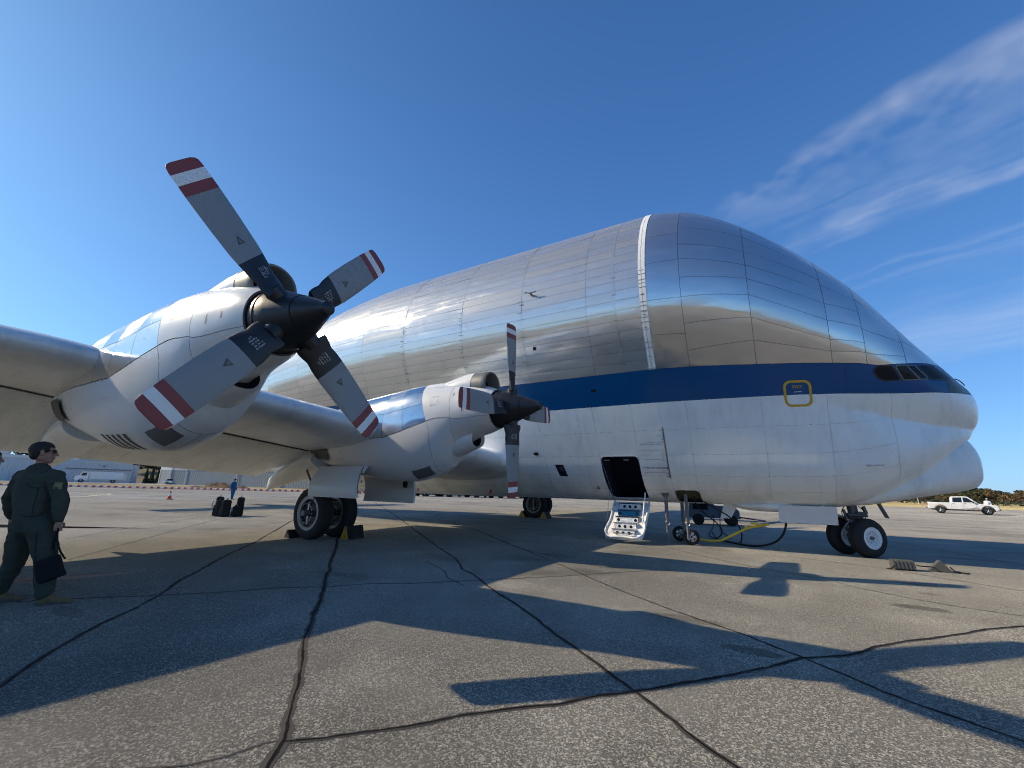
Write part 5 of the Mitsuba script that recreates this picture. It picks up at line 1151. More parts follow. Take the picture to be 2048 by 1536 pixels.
def standing(x, y, yaw, h=1.78, lean=0.0, step=.12):
    """Joints of a person standing at (x, y) facing the angle yaw."""
    f = V(math.cos(yaw), math.sin(yaw), 0); r = V(math.sin(yaw), -math.cos(yaw), 0); s = h / 1.8
    Q = lambda a, b, z: V(x, y, 0) + s * (a * f + b * r + V(0, 0, z))
    return dict(head=Q(.03, 0, 1.67), neck=Q(.0, 0, 1.52), chest=Q(-.01, 0, 1.28), rsh=Q(0, .19, 1.42), lsh=Q(0, -.19, 1.42), relb=Q(-.04, .26, 1.13), lelb=Q(-.04, -.26, 1.13), rwr=Q(.07, .26, .90), lwr=Q(.07, -.26, .90), rhand=Q(.10, .25, .81), lhand=Q(.10, -.25, .81), belly=Q(.0, 0, 1.06), pel=Q(0, 0, .93),
                rhip=Q(0, .10, .88), lhip=Q(0, -.10, .88), rknee=Q(.03 + step / 2, .11, .48), lknee=Q(.03 - step / 2, -.11, .48), rank=Q(step, .11, .09), lank=Q(-step, -.11, .09), rheel=Q(step - .06, .11, 0), rtoe=Q(step + .21, .13, 0), lheel=Q(-step - .06, -.11, 0), ltoe=Q(-step + .21, -.13, 0)), f
j, f = standing(-4.35, -13.95, 1.4, 1.90); figure('man in dark navy top at the edge of the view, behind the man in olive', j, (.2, .97, 0), 'navy_cloth', 'boot_tan', seed=5, edge=.03, k=1.1)
j, f = standing(-36.2, 5.6, .35, 1.80, step=.1); figure('man in blue flight suit and dark cap standing beyond the luggage', j, (.95, .3, -.15), 'suit_blue', 'fabric_black', hair=False, cap='fabric_black', seed=7, edge=.035)
j, f = standing(26.6, 56.2, -1.9, 1.78); figure('man in a white shirt and cap standing behind the hood of the pickup', j, (-.4, -.9, 0), 'white_gloss', 'fabric_black', hair=False, cap='white_gloss', seed=9, edge=.04)
# ------------------------------------------------------------------ vehicles
mat('vehicle_white', (0.72, 0.72, 0.70), .22); mat('chrome', (0.6, 0.6, 0.6), .18, 1.0); mat('vehicle_glass', (0.012, 0.016, 0.02), .05); mat('lamp_clear', (0.5, 0.52, 0.55), .12); mat('lamp_red', (0.35, 0.02, 0.02), .3)
def placed(M, m): return T4(M, m)
def car_wheel(k, M, x, y, r, w, side):
    q = obj('wheel', T4(M, lathe([(-w / 2, r * .62), (-w / 2, r * .86), (-w * .38, r), (w * .38, r), (w / 2, r * .86), (w / 2, r * .62)], (x, y, r), (0, 1, 0), 28)), 'rubber', k, smooth=40)
    o = side * w * .42
    obj('rim', T4(M, lathe([(o - side * .06, r * .30), (o - side * .05, r * .52), (o + side * .01, r * .60), (o + side * .02, r * .66)], (x, y, r), (0, 1, 0), 28)), 'steel_dark', q, smooth=40)
    sp = [cyl(V(x, y + o + side * .01, r), V(x + r * .58 * math.cos(a), y + o, r + r * .58 * math.sin(a)), .045, .03, 8) for a in np.arange(5) * 2 * math.pi / 5 + .3]
    obj('spokes', T4(M, cat_(*sp, cyl(V(x, y + o, r), V(x, y + o + side * .025, r), .07, n=12))), 'steel', q)
def side_profile(poly, w, bev=.06):
    """Body from its side outline (x, z): full width in the middle, slightly drawn in towards both flanks."""
    rings = []
    for y, b in ((-w / 2, bev), (-w / 2 + bev * .6, bev * .25), (-w / 2 + bev * 1.6, 0), (w / 2 - bev * 1.6, 0), (w / 2 - bev * .6, bev * .25), (w / 2, bev)):
        p = poly.buffer(-b, 4) if b else poly
        P = np.array(p.exterior.coords)[:-1]; s = np.r_[0, np.cumsum(np.hypot(*np.diff(np.vstack([P, P[:1]]), axis=0).T))]; t = np.linspace(0, s[-1], 120, endpoint=False); Q = np.vstack([P, P[:1]])
        k0 = np.argmin(P[:, 0] + P[:, 1]); Q = np.vstack([np.roll(P, -k0, axis=0), np.roll(P, -k0, axis=0)[:1]]); s = np.r_[0, np.cumsum(np.hypot(*np.diff(Q, axis=0).T))]; t = np.linspace(0, s[-1], 120, endpoint=False)
        rings.append(np.c_[np.interp(t, s, Q[:, 0]), np.full(120, y), np.interp(t, s, Q[:, 1])])
    m = loft(np.array(rings))
    for y, b, fl in ((-w / 2, bev, False), (w / 2, bev, True)):
        v, f = trimesh.creation.triangulate_polygon(poly.buffer(-b, 4), engine='earcut'); m = cat_(m, trimesh.Trimesh(np.c_[v[:, 0], np.full(len(v), y), v[:, 1]], f, process=False))
    return m
def pickup(label, X, Y, head):
    M = trimesh.transformations.translation_matrix([X, Y, 0]) @ rotm(head, [0, 0, 1]); k = key_of('pickup_truck'); tag(k, label, 'pickup truck')
    arch = lambda x: Point(x, .40).buffer(.50, 12)
    low = Polygon([(-2.55, .48), (-2.60, .75), (-2.58, 1.22), (-.62, 1.20), (-.62, 1.16), (1.35, 1.16), (1.62, 1.13), (2.70, 1.05), (2.95, .96), (3.02, .78), (3.0, .50), (2.8, .42)]).difference(arch(-1.55)).difference(arch(2.13))
    cab = Polygon([(-.66, 1.15), (-.60, 1.78), (-.48, 1.88), (.35, 1.93), (.78, 1.88), (1.52, 1.17)])
    bed = sbox(-2.45, .95, -.70, 1.3)
    scene[k] = mikit.ply(T4(M, side_profile(low.buffer(0), 1.98, .07)), 'vehicle_white', smooth=35)
    cb = side_profile(cab, 1.86, .05); v = np.array(cb.vertices); v[:, 1] *= 1 - .16 * np.clip((v[:, 2] - 1.15) / .75, 0, 1); cb.vertices = v
    obj('cab', T4(M, cb), 'vehicle_white', k, smooth=35)
    obj('cargo_bed', T4(M, bx(-1.55, 0, 1.213, 1.70, 1.66, .02)), 'black_plastic', k)
    inset = lambda y, z: math.copysign(abs(y) * (1 - .16 * min(max((z - 1.15) / .75, 0), 1)), y)
    def pane(pts, nm='side_window'):
        for s in (-1, 1):
            P = np.array([V(x, s * (inset(.93, z) + .006), z) for x, z in pts]); c = P.mean(0); n = len(P)
            obj(nm, T4(M, trimesh.Trimesh(np.vstack([P, c]), [[i, (i + 1) % n, n] for i in range(n)], process=False)), 'vehicle_glass', k)
    pane([(-.50, 1.28), (-.46, 1.72), (-.38, 1.78), (.26, 1.81), (.26, 1.27)]); pane([(.36, 1.27), (.36, 1.81), (.68, 1.79), (1.22, 1.27)])
    P = np.array([V(1.50, -.80, 1.20), V(1.50, .80, 1.20), V(.84, .72, 1.85), V(.84, -.72, 1.85)]) + V(.012, 0, .012); obj('windscreen', T4(M, grid_mesh(np.array([[P[0], P[1]], [P[3], P[2]]]))), 'vehicle_glass', k)
    for s in (-1, 1):
        obj('headlight', T4(M, bx(2.83, s * .78, .90, .26, .34, .18, bev=.05)), 'lamp_clear', k); obj('tail_light', T4(M, bx(-2.56, s * .90, 1.0, .10, .14, .34, bev=.03)), 'lamp_red', k)
        obj('wing_mirror', T4(M, bx(1.12, s * 1.08, 1.30, .12, .22, .20, bev=.04)), 'black_plastic', k)
        for x in (-.42, .48): obj('door_handle', T4(M, bx(x, s * .998, 1.10, .20, .03, .04, bev=.01)), 'black_plastic', k)
        for x in (-.62, .31, 1.30): obj('door_gap', T4(M, bx(x, s * .985, .82, .012, .022, .62)), 'cavity', k)
        for x in (-1.55, 2.13): car_wheel(k, M, x, s * .84, .40, .27, s)
        obj('wheel_arch', T4(M, cat_(*[tube([V(x + .50 * math.cos(a), s * .975, .40 + .50 * math.sin(a)) for a in np.linspace(.1, math.pi - .1, 12)], .03, 6) for x in (-1.55, 2.13)])), 'black_plastic', k)
    obj('front_bumper', T4(M, bx(2.98, 0, .56, .20, 1.9, .22, bev=.05)), 'grey_paint', k); obj('grille', T4(M, bx(2.99, 0, .86, .08, 1.1, .22, bev=.03)), 'steel_dark', k); obj('rear_bumper', T4(M, bx(-2.66, 0, .58, .16, 1.8, .18, bev=.04)), 'chrome', k)
    obj('underside', T4(M, bx(.2, 0, .42, 5.0, 1.5, .14)), 'cavity', k)
    return k
pickup('white crew cab pickup parked on the apron beyond the nose', 23.50, 53.75, -.205)
def service_truck(X, Y, head, z=.42):
    M = trimesh.transformations.translation_matrix([X, Y, z]) @ rotm(head, [0, 0, 1]); k = key_of('service_truck'); tag(k, 'white service truck with side lockers parked before the white hangar', 'truck')
    scene[k] = mikit.ply(T4(M, cat_(bx(-1.3, 0, 1.75, 6.2, 2.4, 1.9, bev=.06), bx(-.2, 0, .72, 8.8, 1.1, .25))), 'vehicle_white')
    cab = Polygon([(2.05, .55), (2.05, 2.65), (3.2, 2.62), (3.75, 1.75), (4.35, 1.55), (4.45, .6), (4.3, .5)]); obj('cab', T4(M, side_profile(cab, 2.25, .07)), 'vehicle_white', k, smooth=35)
    for s in (-1, 1):
        obj('side_window', T4(M, trimesh.Trimesh(np.array([V(2.4, s * 1.14, 1.7), V(2.4, s * 1.14, 2.4), V(3.1, s * 1.14, 2.38), V(3.45, s * 1.14, 1.75)]), [[0, 1, 2], [0, 2, 3]], process=False)), 'vehicle_glass', k)
        for x in (-3.2, -1.9, -.6, .8): obj('locker_door', T4(M, bx(x, s * 1.205, 1.6, 1.15, .02, 1.3, bev=.008)), 'vehicle_white' if x != -1.9 else 'stripe_paint', k)
        for x in (-2.6, 3.2): car_wheel(k, M, x, s * .98, .48, .34, s)
    obj('windscreen', T4(M, trimesh.Trimesh(np.array([V(3.26, -.95, 2.52), V(3.26, .95, 2.52), V(3.77, 1.0, 1.80), V(3.77, -1.0, 1.80)]), [[0, 1, 2], [0, 2, 3]], process=False)), 'vehicle_glass', k)
    obj('roof_rack', T4(M, cat_(*[cyl(V(-4.2, y, 2.95), V(1.6, y, 2.95), .04, n=6) for y in (-.9, .9)], *[cyl(V(x, -.9, 2.95), V(x, .9, 2.95), .035, n=6) for x in np.arange(-4, 1.7, .7)], *[cyl(V(x, y, 2.68), V(x, y, 2.95), .03, n=6) for x in (-4, -1.3, 1.4) for y in (-.9, .9)])), 'grey_paint', k)
    obj('ladder', T4(M, cat_(*[cyl(V(-4.4, y, 2.80 + .06), V(-.2, y, 3.05), .035, n=6) for y in (-.35, .0)], *[cyl(V(x, -.35, 2.86 + (x + 4.4) * .045), V(x, 0, 2.86 + (x + 4.4) * .045), .025, n=6) for x in np.arange(-4.2, -.3, .4)])), 'steel', k)
    obj('bumper', T4(M, bx(4.5, 0, .62, .2, 2.2, .3, bev=.04)), 'steel_dark', k)
    obj('rear_cabinet', T4(M, bx(-4.75, 0, 1.45, .8, 2.1, 1.5, bev=.05)), 'vehicle_cream' if 'vehicle_cream' in scene else mat('vehicle_cream', (.62, .62, .50), .35), k)
service_truck(-140.6, 26.3, math.radians(253.5))
def small_car(label, X, Y, head, paint, z=0.0, group=None, kind='car'):
    M = trimesh.transformations.translation_matrix([X, Y, z]) @ rotm(head, [0, 0, 1]); k = key_of('parked_car' if kind == 'car' else 'equipment_trailer'); tag(k, label, kind if kind == 'car' else 'trailer', group)
    if kind == 'car':
        low = Polygon([(-2.2, .35), (-2.25, .85), (-2.0, .98), (1.1, .95), (2.1, .80), (2.25, .5), (2.2, .32)]).difference(Point(-1.35, .34).buffer(.38)).difference(Point(1.38, .34).buffer(.38))
        scene[k] = mikit.ply(T4(M, side_profile(low.buffer(0), 1.78, .07)), paint, smooth=35)
        cb = side_profile(Polygon([(-1.75, .93), (-1.35, 1.40), (.25, 1.44), (1.15, .92)]), 1.6, .05); v = np.array(cb.vertices); v[:, 1] *= 1 - .15 * np.clip((v[:, 2] - .93) / .5, 0, 1); cb.vertices = v
        obj('cabin_glass', T4(M, cb), 'vehicle_glass', k, smooth=35); obj('roof', T4(M, bx(-.55, 0, 1.435, 1.5, 1.3, .04, bev=.015)), paint, k)
        for s in (-1, 1):
            for x in (-1.35, 1.38): car_wheel(k, M, x, s * .76, .33, .2, s)
    else:
        scene[k] = mikit.ply(T4(M, cat_(bx(0, 0, .95, 5.6, 2.0, .28, bev=.03), bx(2.0, 0, 1.65, 1.4, 2.0, 1.1, bev=.08), bx(-1.0, 0, 1.4, 3.2, 1.9, .6, bev=.05))), paint)
        for s in (-1, 1):
            for x in (-1.9, -1.0, 2.0): car_wheel(k, M, x, s * .84, .42, .26, s)
        obj('tow_bar', T4(M, cyl(V(2.8, 0, .6), V(4.2, 0, .45), .05)), 'steel_dark', k)
small_car('pale car parked beside the conifers below the dry slope', -131.0, 38.6, 1.2, 'vehicle_white', .42)
mat('vehicle_dark', (.05, .055, .06), .4)
for i, (x, y) in enumerate(((-43.4, 39.2), (-40.6, 41.8), (-36.4, 43.4), (-33.2, 45.6), (-30.6, 48.2))):
    small_car(('dark equipment trailer below the belly, leftmost of its row', 'grey equipment trailer below the belly, second from the left', 'dark equipment trailer in the middle of the row below the belly', 'grey equipment trailer right of the middle one below the belly', 'dark equipment trailer below the belly, rightmost of its row')[i], x, y, 1.75, ('vehicle_dark', 'grey_paint')[i % 2], 0, 'trailers parked in a row beyond the aircraft', 'trailer')
# ------------------------------------------------------------------ buildings on the left
def f_sheet(p, n, uv): 
    k = 0.9 + 0.1 * dr.sin(p.x * 14 + p.y * 14) ; return C(.50 * k, .53 * k, .56 * k)
mat('sheet_white', (0.47, 0.50, 0.51), .5); mat('sheet_pale', (0.42, 0.45, 0.46), .5); mat('sheet_blue', (0.17, 0.20, 0.22), .5); mat('roof_trim', (0.60, 0.61, 0.60), .5); mat('roof_blue', (0.05, 0.07, 0.12), .5); mat('fence_red', (0.10, 0.04, 0.045), .7)
def wall_of(name, a, b, z0, z1, th, bs, parent, rib=0.0, pitch=.6, smooth=False, **kw):
    """Upright sheet wall from a to b (x, y), ribbed if asked; thickness goes away from the viewer."""
    a, b = V(*a), V(*b); L = np.linalg.norm(b - a); d = (b - a) / L; n = V(d[1], -d[0]); n = n if n @ (CAM[:2] - a) > 0 else -n
    if rib:
        t = np.arange(0, L, pitch); prof = []
        for q in t: prof += [(q, 0), (q + pitch * .55, 0), (q + pitch * .62, rib), (q + pitch * .92, rib)]
        prof = np.array([p for p in prof if p[0] <= L] + [(L, 0)])
    else: prof = np.array([(0, 0), (L, 0)])
    f = np.array([[*(a + d * q + n * r)] for q, r in prof]); bk = np.array([[*(a - n * th)], [*(b - n * th)]])
    G = np.array([[np.r_[p, z0], np.r_[p, z1]] for p in f]); m = grid_mesh(G)
    B = cat_(m, grid_mesh(np.array([[np.r_[bk[0], z0], np.r_[bk[0], z1]], [np.r_[bk[1], z0], np.r_[bk[1], z1]]])), grid_mesh(np.array([[np.r_[f[0], z1], np.r_[bk[0], z1]], [np.r_[f[-1], z1], np.r_[bk[1], z1]]])), grid_mesh(np.array([[np.r_[f[0], z0], np.r_[f[0], z1]], [np.r_[bk[0], z0], np.r_[bk[0], z1]]])), grid_mesh(np.array([[np.r_[f[-1], z0], np.r_[f[-1], z1]], [np.r_[bk[1], z0], np.r_[bk[1], z1]]])))
    return obj(name, B, bs, parent, **kw)
def block(pts, z0, z1): return move(extrude(Polygon(pts), z1 - z0), 0, 0, z0)
# white hangar
W_ = key_of('white_hangar'); A0, A1 = V(-163, 8), V(-155.5, 37.3); back = V(-26, 8.5)
scene[W_] = mikit.ply(block([A0 - V(.4, -.1), A1 - V(.4, -.1), A1 + back, A0 + back], .38, 6.7), 'sheet_pale'); tag(W_, 'long white sheet metal hangar behind the service truck', 'hangar')
wall_of('wall', A0, A1, .38, 6.2, .3, 'sheet_white', W_, rib=.06, pitch=.9); wall_of('gable_wall', A1 + V(.05, .05), A1 + V(-6.5, 3.8), .38, 5.6, .3, 'sheet_pale', W_, rib=.05, pitch=.9)
wall_of('eave_trim', A0 + V(.2, -.05), A1 * .62 + A0 * .38 + V(.2, -.05), 6.2, 6.95, .4, 'roof_trim', W_); wall_of('eave_trim', A1 * .62 + A0 * .38 + V(.2, -.05), A1 + V(.2, -.05), 5.6, 6.25, .4, 'sheet_white', W_)
wall_of('door_rail', A0 * .45 + A1 * .55 + V(.4, -.1), A1 + V(.4, -.1), 3.9, 4.1, .1, 'steel_dark', W_)
for q in (.33, .82): obj('roof_vent', cat_(cyl(np.r_[A0 * (1 - q) + A1 * q + V(-2, .6), 6.6], np.r_[A0 * (1 - q) + A1 * q + V(-2, .6), 7.8], .10), lathe([(7.6, .3), (7.8, .32), (8.05, .05)], (*(A0 * (1 - q) + A1 * q + V(-2, .6)), 0), (0, 0, 1), 12)), 'roof_trim', W_)
obj('side_door', bx(*(A0 * .75 + A1 * .25 + V(.08, -.02)), 1.5, .08, 1.2, 2.2), 'sheet_pale', W_)
obj('wall_lamp', bx(*(A0 * .2 + A1 * .8 + V(.2, -.05)), 4.9, .3, .5, .25), 'steel_dark', W_)
# farther white hall at the left edge
F_ = key_of('far_hall'); scene[F_] = mikit.ply(block([(-232, -2), (-226, 25), (-250, 32), (-256, 5)], .3, 9.4), 'sheet_white'); tag(F_, 'far white hall at the left edge behind the two men', 'hall'); wall_of('roof_edge', (-231.8, -2), (-225.8, 25), 9.4, 10.4, .6, 'roof_trim', F_)
# blue grey hangar
G_ = key_of('blue_grey_hangar'); g0, g1, g2 = V(-141.4, 39.1), V(-131.4, 37.9), V(-52, 46.5)
gb = V(-1.5, 34); scene[G_] = mikit.ply(block([g0 + V(.3, .5), g1 + V(-.2, .6), g2 + V(0, .6), g2 + gb, g0 + gb], .38, 9.0), 'sheet_pale'); tag(G_, 'blue grey sheet metal hangar with white downpipes seen under the wing', 'hangar')
wall_of('upper_wall', g0, g1, 4.1, 8.5, .3, 'sheet_white', G_, rib=.05, pitch=.8); wall_of('lower_wall', g0 + V(.05, .1), g1, .38, 4.1, .3, 'sheet_blue', G_)
wall_of('upper_wall', g1, g2, 4.1, 8.5, .3, 'sheet_pale', G_, rib=.06, pitch=.8); wall_of('lower_wall', g1 + V(.05, .1), g2 + V(0, .1), .38, 4.1, .3, 'sheet_blue', G_, rib=.05, pitch=.8)
for q in (0, .085, .34, .53, .72, .9):
    p = g1 * (1 - q) + g2 * q; obj('downpipe', cyl(np.r_[p + V(.05, -.16), .4], np.r_[p + V(.05, -.16), 8.4], .12, n=8), 'roof_trim', G_)
wall_of('corner_trim', g0 + V(-.02, -.06), g0 + V(.3, -.1), .38, 8.5, .2, 'roof_trim', G_)
# building with a dark roof on the slope between the hangars
D_ = key_of('slope_building'); scene[D_] = mikit.ply(block([(-196, 62), (-166, 70), (-170, 84), (-200, 76)], 6.5, 9.2), 'sheet_pale'); tag(D_, 'low building with dark blue windows on the slope between the hangars', 'building')
for q in range(4): wall_of('window_band', V(-196 + 7.5 * q, 61.9 + 2 * q), V(-189.5 + 7.5 * q, 63.6 + 2 * q), 7.0, 8.5, .2, 'roof_blue', D_)
wall_of('roof_edge', (-197, 61.5), (-165, 69.9), 9.2, 9.6, .4, 'roof_trim', D_)
# dry slope behind
xs, ts = np.linspace(0, 1, 60), np.linspace(0, 1, 14)
G = np.array([[V(-230 + 130 * a, 30 + 48 * a, 0) + V(-.35, .94, 0) * (b * 42) for b in ts] for a in xs]); G[..., 2] = .35 + 7.5 * (ts * ts * (3 - 2 * ts))[None] + 1.4 * (meshkit.fbm(G * V(.14, .14, 0), 4) - .5) * np.sin(np.pi * np.minimum(ts * 1.0, 1))[None]
mat('slope_dry', (0.15, 0.13, 0.085), .95, spec=.1)
m = grid_mesh(G); obj('dry_slope', m if np.cross(m.vertices[m.faces[0, 1]] - m.vertices[m.faces[0, 0]], m.vertices[m.faces[0, 2]] - m.vertices[m.faces[0, 0]])[2] > 0 else grid_mesh(G, True), 'slope_dry', smooth=True, kind='structure')
wall_of('red_fence', (-160, 42.5), (-142.0, 45.5), .38, 1.9, .1, 'fence_red', None, label='dark red fence at the foot of the dry slope', cat='fence')
# heap of brush and soil beside the barricades
r1 = np.random.default_rng(5)
def heap(cx, cy, rx, ry, h, n=40, seed=0):
    t, q = np.meshgrid(np.linspace(0, 2 * np.pi, n, endpoint=False), np.linspace(0, 1, 14)); x, y = q * np.cos(t), q * np.sin(t)
    z = h * (1 - q ** 1.6) * (.45 + 1.1 * meshkit.fbm(np.stack([x * 2.2 + seed, y * 2.2, 0 * x], -1), 4)) + .0; P = np.stack([cx + x * rx, cy + y * ry, z], -1); return loft(P[::-1])
mat('soil', (0.12, 0.085, 0.055), .95, spec=.1); mat('brush', (0.16, 0.12, 0.08), .95, spec=.1)
HP = obj('soil_heap', move(cat_(heap(-84.5, 27.6, 5.6, 1.9, 1.3, seed=1), heap(-80.2, 29.6, 2.4, 1.3, .8, seed=5), heap(-90.5, 26.4, 4.5, 1.4, .45, seed=8)), 0, 0, .1), 'soil', smooth=40, label='brown heap of soil and brush behind the barricades', cat='heap')
tw = []
for i in range(160):
    a, rr = r1.random() * 6.28, math.sqrt(r1.random()) * .8; p = V(-84.5 + 5 * rr * math.cos(a), 27.6 + 1.7 * rr * math.sin(a), .2 + 1.05 * (1 - rr)); d = r1.normal(0, .4, 3) + V(0, 0, .15); tw.append(cyl(p, p + d, .035, .012, 5, cap=False))
obj('twigs', cat_(*tw), 'brush', HP, kind='stuff')
# ------------------------------------------------------------------ trees
def leaf_mat(n, c): scene[n] = {'type': 'twosided', 'bsdf': {'type': 'diffuse', 'reflectance': rgb(*c)}}
LM = {'leaf_olive': (.085, .085, .045), 'leaf_brown': (.135, .092, .052), 'leaf_rust': (.140, .080, .048), 'leaf_gold': (.165, .125, .065), 'leaf_green': (.050, .062, .036), 'leaf_pine': (.060, .075, .045)}
for n_, c_ in LM.items(): leaf_mat(n_, c_)
mat('bark', (0.09, 0.075, 0.06), .9, spec=.1)
def crown_mesh(c, r, n, size, seed, squash=.9, cone=False, lobes=7):
    g = np.random.default_rng(seed); c = V(*c); L = []
    for i in range(lobes): a = g.random() * 6.28; q = .62 * math.sqrt(g.random()); L.append((V(q * math.cos(a), q * math.sin(a), g.uniform(-.55, .62)), g.uniform(.30, .50)))
    p = []
    while len(p) < n:
        if cone:
            h = g.random(); a = g.random() * 6.28; q = (1 - h) * math.sqrt(g.random()) * .95; p.append(V(q * math.cos(a), q * math.sin(a), h * 2 - 1))
        else:
            l, lr = L[g.integers(lobes)]; d = g.normal(size=3); d /= np.linalg.norm(d); p.append(l + d * lr * g.random() ** .33)
    p = np.array(p) * V(r[0], r[1], r[2]) + c; a = g.normal(size=(n, 3)); a /= np.linalg.norm(a, axis=1, keepdims=True); b = np.cross(a, g.normal(size=(n, 3))); b /= np.linalg.norm(b, axis=1, keepdims=True); s = (size * g.uniform(.6, 1.3, n))[:, None]
    v = np.stack([p - a * s, p + b * s * .7, p + a * s, p - b * s * .7], 1).reshape(-1, 3); i = np.arange(n) * 4
    return trimesh.Trimesh(v, np.vstack([np.c_[i, i + 1, i + 2], np.c_[i, i + 2, i + 3]]), process=False)
def tree(label, x, y, h, w, leaf, seed, z=0.0, name='tree', n=420, group=None, trunk=.25, cone=False, size=.34):
    k = key_of(name); g = np.random.default_rng(seed + 900); tag(k, label, 'tree', group)
    lim = [tube([V(x, y, z), V(x + g.normal(0, .1), y + g.normal(0, .1), z + h * .35), V(x + g.normal(0, .2), y + g.normal(0, .2), z + h * .8)], [.03 * h, .024 * h, .006 * h], 7)]
    if not cone:
        for q in range(4): a = g.random() * 6.28; lim.append(tube([V(x, y, z + h * (.25 + .08 * q)), V(x + w * .3 * math.cos(a), y + w * .3 * math.sin(a), z + h * (.5 + .08 * q))], [.014 * h, .004 * h], 5))
    scene[k + '__trunk'] = mikit.ply(cat_(*lim), 'bark')
    scene[k + '__crown'] = mikit.ply(crown_mesh((x, y, z + h * (.5 if cone else .58)), (w / 2, w / 2, h * (.5 if cone else .42)), n, size, seed, cone=cone), leaf)
r2 = np.random.default_rng(21); kinds = ['leaf_olive', 'leaf_brown', 'leaf_rust', 'leaf_gold', 'leaf_brown', 'leaf_olive', 'leaf_green']
names = {'leaf_olive': 'olive green', 'leaf_brown': 'brown', 'leaf_rust': 'rust coloured', 'leaf_gold': 'golden', 'leaf_green': 'dark green'}
ti = 0
for row, (d0, hh, cnt) in enumerate(((214, 4.5, 20), (234, 5.6, 20))):
    for i in range(cnt):   # woodland edge beyond the grass on the right
        az = .135 + (.435 if row == 0 else .44) * (i + r2.uniform(.1, .9)) / cnt; d = d0 + r2.uniform(-5, 7); x, y = CAM[0] + d * math.sin(az), CAM[1] + d * math.cos(az)
        lf = kinds[r2.integers(len(kinds))] if row == 0 else ['leaf_green', 'leaf_olive', 'leaf_brown'][r2.integers(3)]
        tree(f'{names[lf]} autumn tree in the woodland edge beyond the dry grass', x, y, hh * r2.uniform(.8, 1.2), r2.uniform(6, 9), lf, ti, n=520, group=f'{names[lf]} trees of the right woodland edge'); ti += 1
# hedge and fence in front of them
az = np.linspace(.10, .62, 160); P = np.c_[CAM[0] + 206 * np.sin(az), CAM[1] + 206 * np.cos(az)]
hv = np.concatenate([crown_mesh((x, y, .55), (.9, .9, .75), 26, .22, 300 + i, lobes=3).vertices for i, (x, y) in enumerate(P)]); i4 = np.arange(len(hv) // 4) * 4
obj('undergrowth', trimesh.Trimesh(hv, np.vstack([np.c_[i4, i4 + 1, i4 + 2], np.c_[i4, i4 + 2, i4 + 3]]), process=False), 'leaf_pine', kind='stuff', label='dark undergrowth along the foot of the woodland', cat='undergrowth')
FN = key_of('boundary_fence'); az = np.linspace(.10, .62, 60); P = np.c_[CAM[0] + 201 * np.sin(az), CAM[1] + 201 * np.cos(az)]
scene[FN] = mikit.ply(cat_(*[tube(np.c_[P, np.full(60, z)], .02, 4) for z in (.5, 1.0, 1.5, 1.95)]), 'steel_dark'); tag(FN, 'thin wire boundary fence in front of the woodland', 'fence')
fp = mikit.ply(cyl(V(0, 0, 0), V(0, 0, 2.1), .05, n=6), 'steel_dark')
for x, y in P[::2]: scene[key_of('post', FN)] = {**fp, 'to_world': mi.ScalarTransform4f().translate([x, y, 0])}
ps = obj('marker_post', cyl(V(41.5, 152, 0), V(41.5, 152, 2.4), .09, n=8), 'roof_trim', label='thin pale post standing in the grass before the woods', cat='post')
# wooded hill far behind, with its canopy
def hill(cx, cy, rx, ry, h, seed):
    t, q = np.meshgrid(np.linspace(0, 2 * np.pi, 60, endpoint=False), np.linspace(0, 1, 20)); x, y = q * np.cos(t), q * np.sin(t)
    z = h * np.cos(q * np.pi / 2) ** 1.4 * (.75 + .5 * meshkit.fbm(np.stack([x * 2 + seed, y * 2, 0 * x], -1), 3)) - .5 * q; return np.stack([cx + x * rx, cy + y * ry, z], -1)
mat('hill_ground', (0.045, 0.05, 0.022), .95, spec=.1)
def wooded(P, leaf, n, size, seed, label):
    g = np.random.default_rng(seed); Q = P[::-1].reshape(-1, 3); a, b = g.integers(0, P.shape[0] - 1, n), g.integers(0, P.shape[1] - 1, n); u, v = g.random((n, 1)), g.random((n, 1))
    p = (P[a, b] * (1 - u) + P[a + 1, b] * u) * (1 - v) + (P[a, b + 1] * (1 - u) + P[a + 1, b + 1] * u) * v
    cl = [crown_mesh(q + V(0, 0, size * .8), (size * 1.3, size * 1.3, size * 1.2), 26, size * .34, int(seed * 1000 + i), lobes=4).vertices for i, q in enumerate(p)]
    vv = np.concatenate(cl); i4 = np.arange(len(vv) // 4) * 4; obj('woods', trimesh.Trimesh(vv, np.vstack([np.c_[i4, i4 + 1, i4 + 2], np.c_[i4, i4 + 2, i4 + 3]]), process=False), leaf, kind='stuff', label=label, cat='woods')
P = hill(106, 372, 42, 60, 8.5, 3); obj('hill', loft(P[::-1]), 'hill_ground', smooth=True, kind='structure'); wooded(P, 'leaf_green', 900, 1.3, 4, 'dark wooded hill far behind the pickup')
P = hill(222, 352, 92, 90, 8.5, 9); obj('hill', loft(P[::-1]), 'hill_ground', smooth=True, kind='structure'); wooded(P, 'leaf_olive', 1200, 1.6, 6, 'wooded ridge at the right edge of the view')
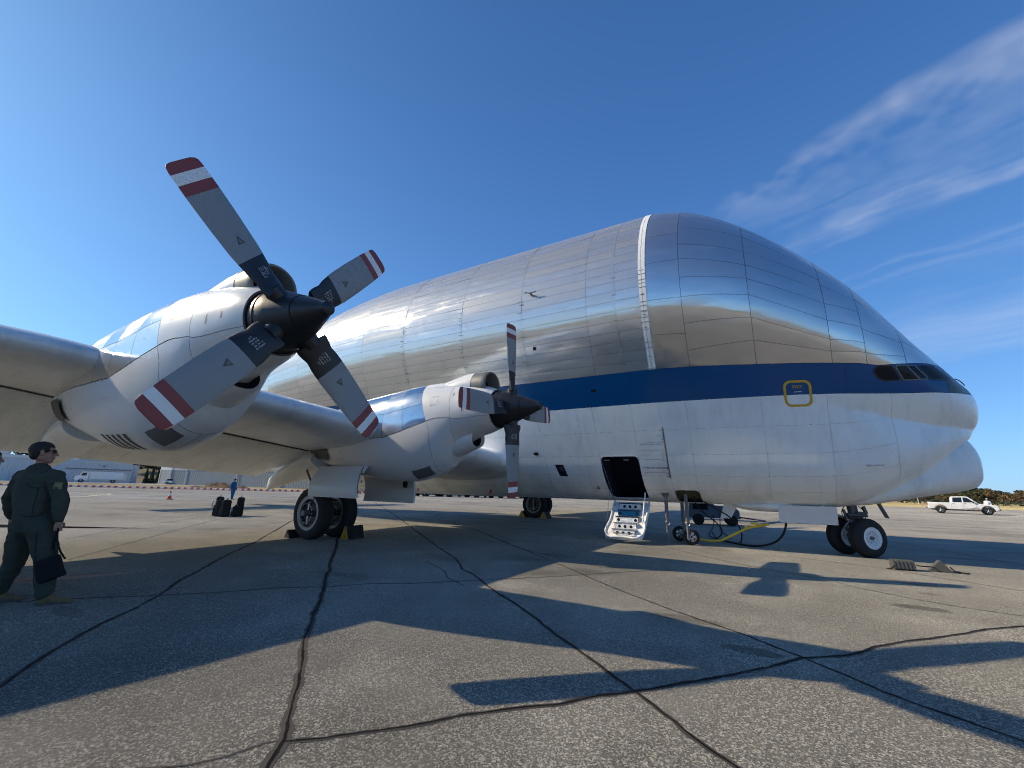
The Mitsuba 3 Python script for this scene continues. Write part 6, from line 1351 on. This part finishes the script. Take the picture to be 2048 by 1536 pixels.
# trees on the left
for i, (x, y, h, w, lf) in enumerate(((-291, 33, 19, 17, 'leaf_olive'), (-289, 40, 18, 13, 'leaf_green'), (-276, 45, 14, 10, 'leaf_gold'), (-262, 52, 15, 14, 'leaf_green'))):
    tree(('tall olive tree above the far white hall at the left edge', 'dark green tree above the far white hall', 'golden sunlit tree beside the far hall roof', 'dark tree rising behind the long white hangar')[i], x, y, h, w, lf, 60 + i, .3, n=1500, size=.55)
for i in range(14):
    x, y = -232 + i * 6.6 + r2.normal(0, 1.2), 46 + i * 3.6 + r2.normal(0, 2); lf = ['leaf_brown', 'leaf_olive', 'leaf_gold', 'leaf_green'][r2.integers(4)]
    tree(f'{names[lf]} bushy tree on the slope behind the hangars', x, y, r2.uniform(6.5, 9), r2.uniform(7, 10), lf, 80 + i, 3.5, n=600, size=.42, group=f'{names[lf]} trees on the slope behind the hangars')
for i in range(4): tree(('slim conifer next to the white hangar, first of four', 'slim conifer, second of four from the white hangar', 'slim conifer, third of four from the white hangar', 'slim conifer nearest the blue grey hangar, last of four')[i], -155.6 + 1.9 * i + .3, 41.0 + .75 * i, 4.6 + .3 * (i % 2), 1.7, 'leaf_pine', 120 + i, .4, name='conifer', n=500, cone=True, size=.20)
for i in range(3):
    x, y = -166 + 4.2 * i, 52 + 1.2 * i; k = key_of('dry_shrub'); tag(k, ('dry brown shrub on the slope, nearest the white hangar', 'golden dry shrub on the slope, between two others', 'olive shrub on the slope, nearest the blue grey hangar')[i], 'shrub', 'dry shrubs on the slope'); scene[k] = mikit.ply(crown_mesh((x, y, 3.2 + .2 * i % 2), (2.2, 2.0, 1.3), 260, .24, 140 + i), ['leaf_brown', 'leaf_gold', 'leaf_olive'][i % 3])
# woods all round the airfield behind the viewer (the hull mirrors them)
g = np.random.default_rng(3); cl = []
for i in range(420):
    a = g.uniform(.9, 5.1); d = g.uniform(235, 265); cl.append(crown_mesh((CAM[0] + d * math.sin(a), CAM[1] + d * math.cos(a), 3.4), (4.5, 4.5, 3.8), 60, .9, 2000 + i, lobes=4).vertices)
vv = np.concatenate(cl); i4 = np.arange(len(vv) // 4) * 4
obj('woods', trimesh.Trimesh(vv, np.vstack([np.c_[i4, i4 + 1, i4 + 2], np.c_[i4, i4 + 2, i4 + 3]]), process=False), 'leaf_olive', kind='stuff', label='belt of woods round the airfield behind the viewer', cat='woods')
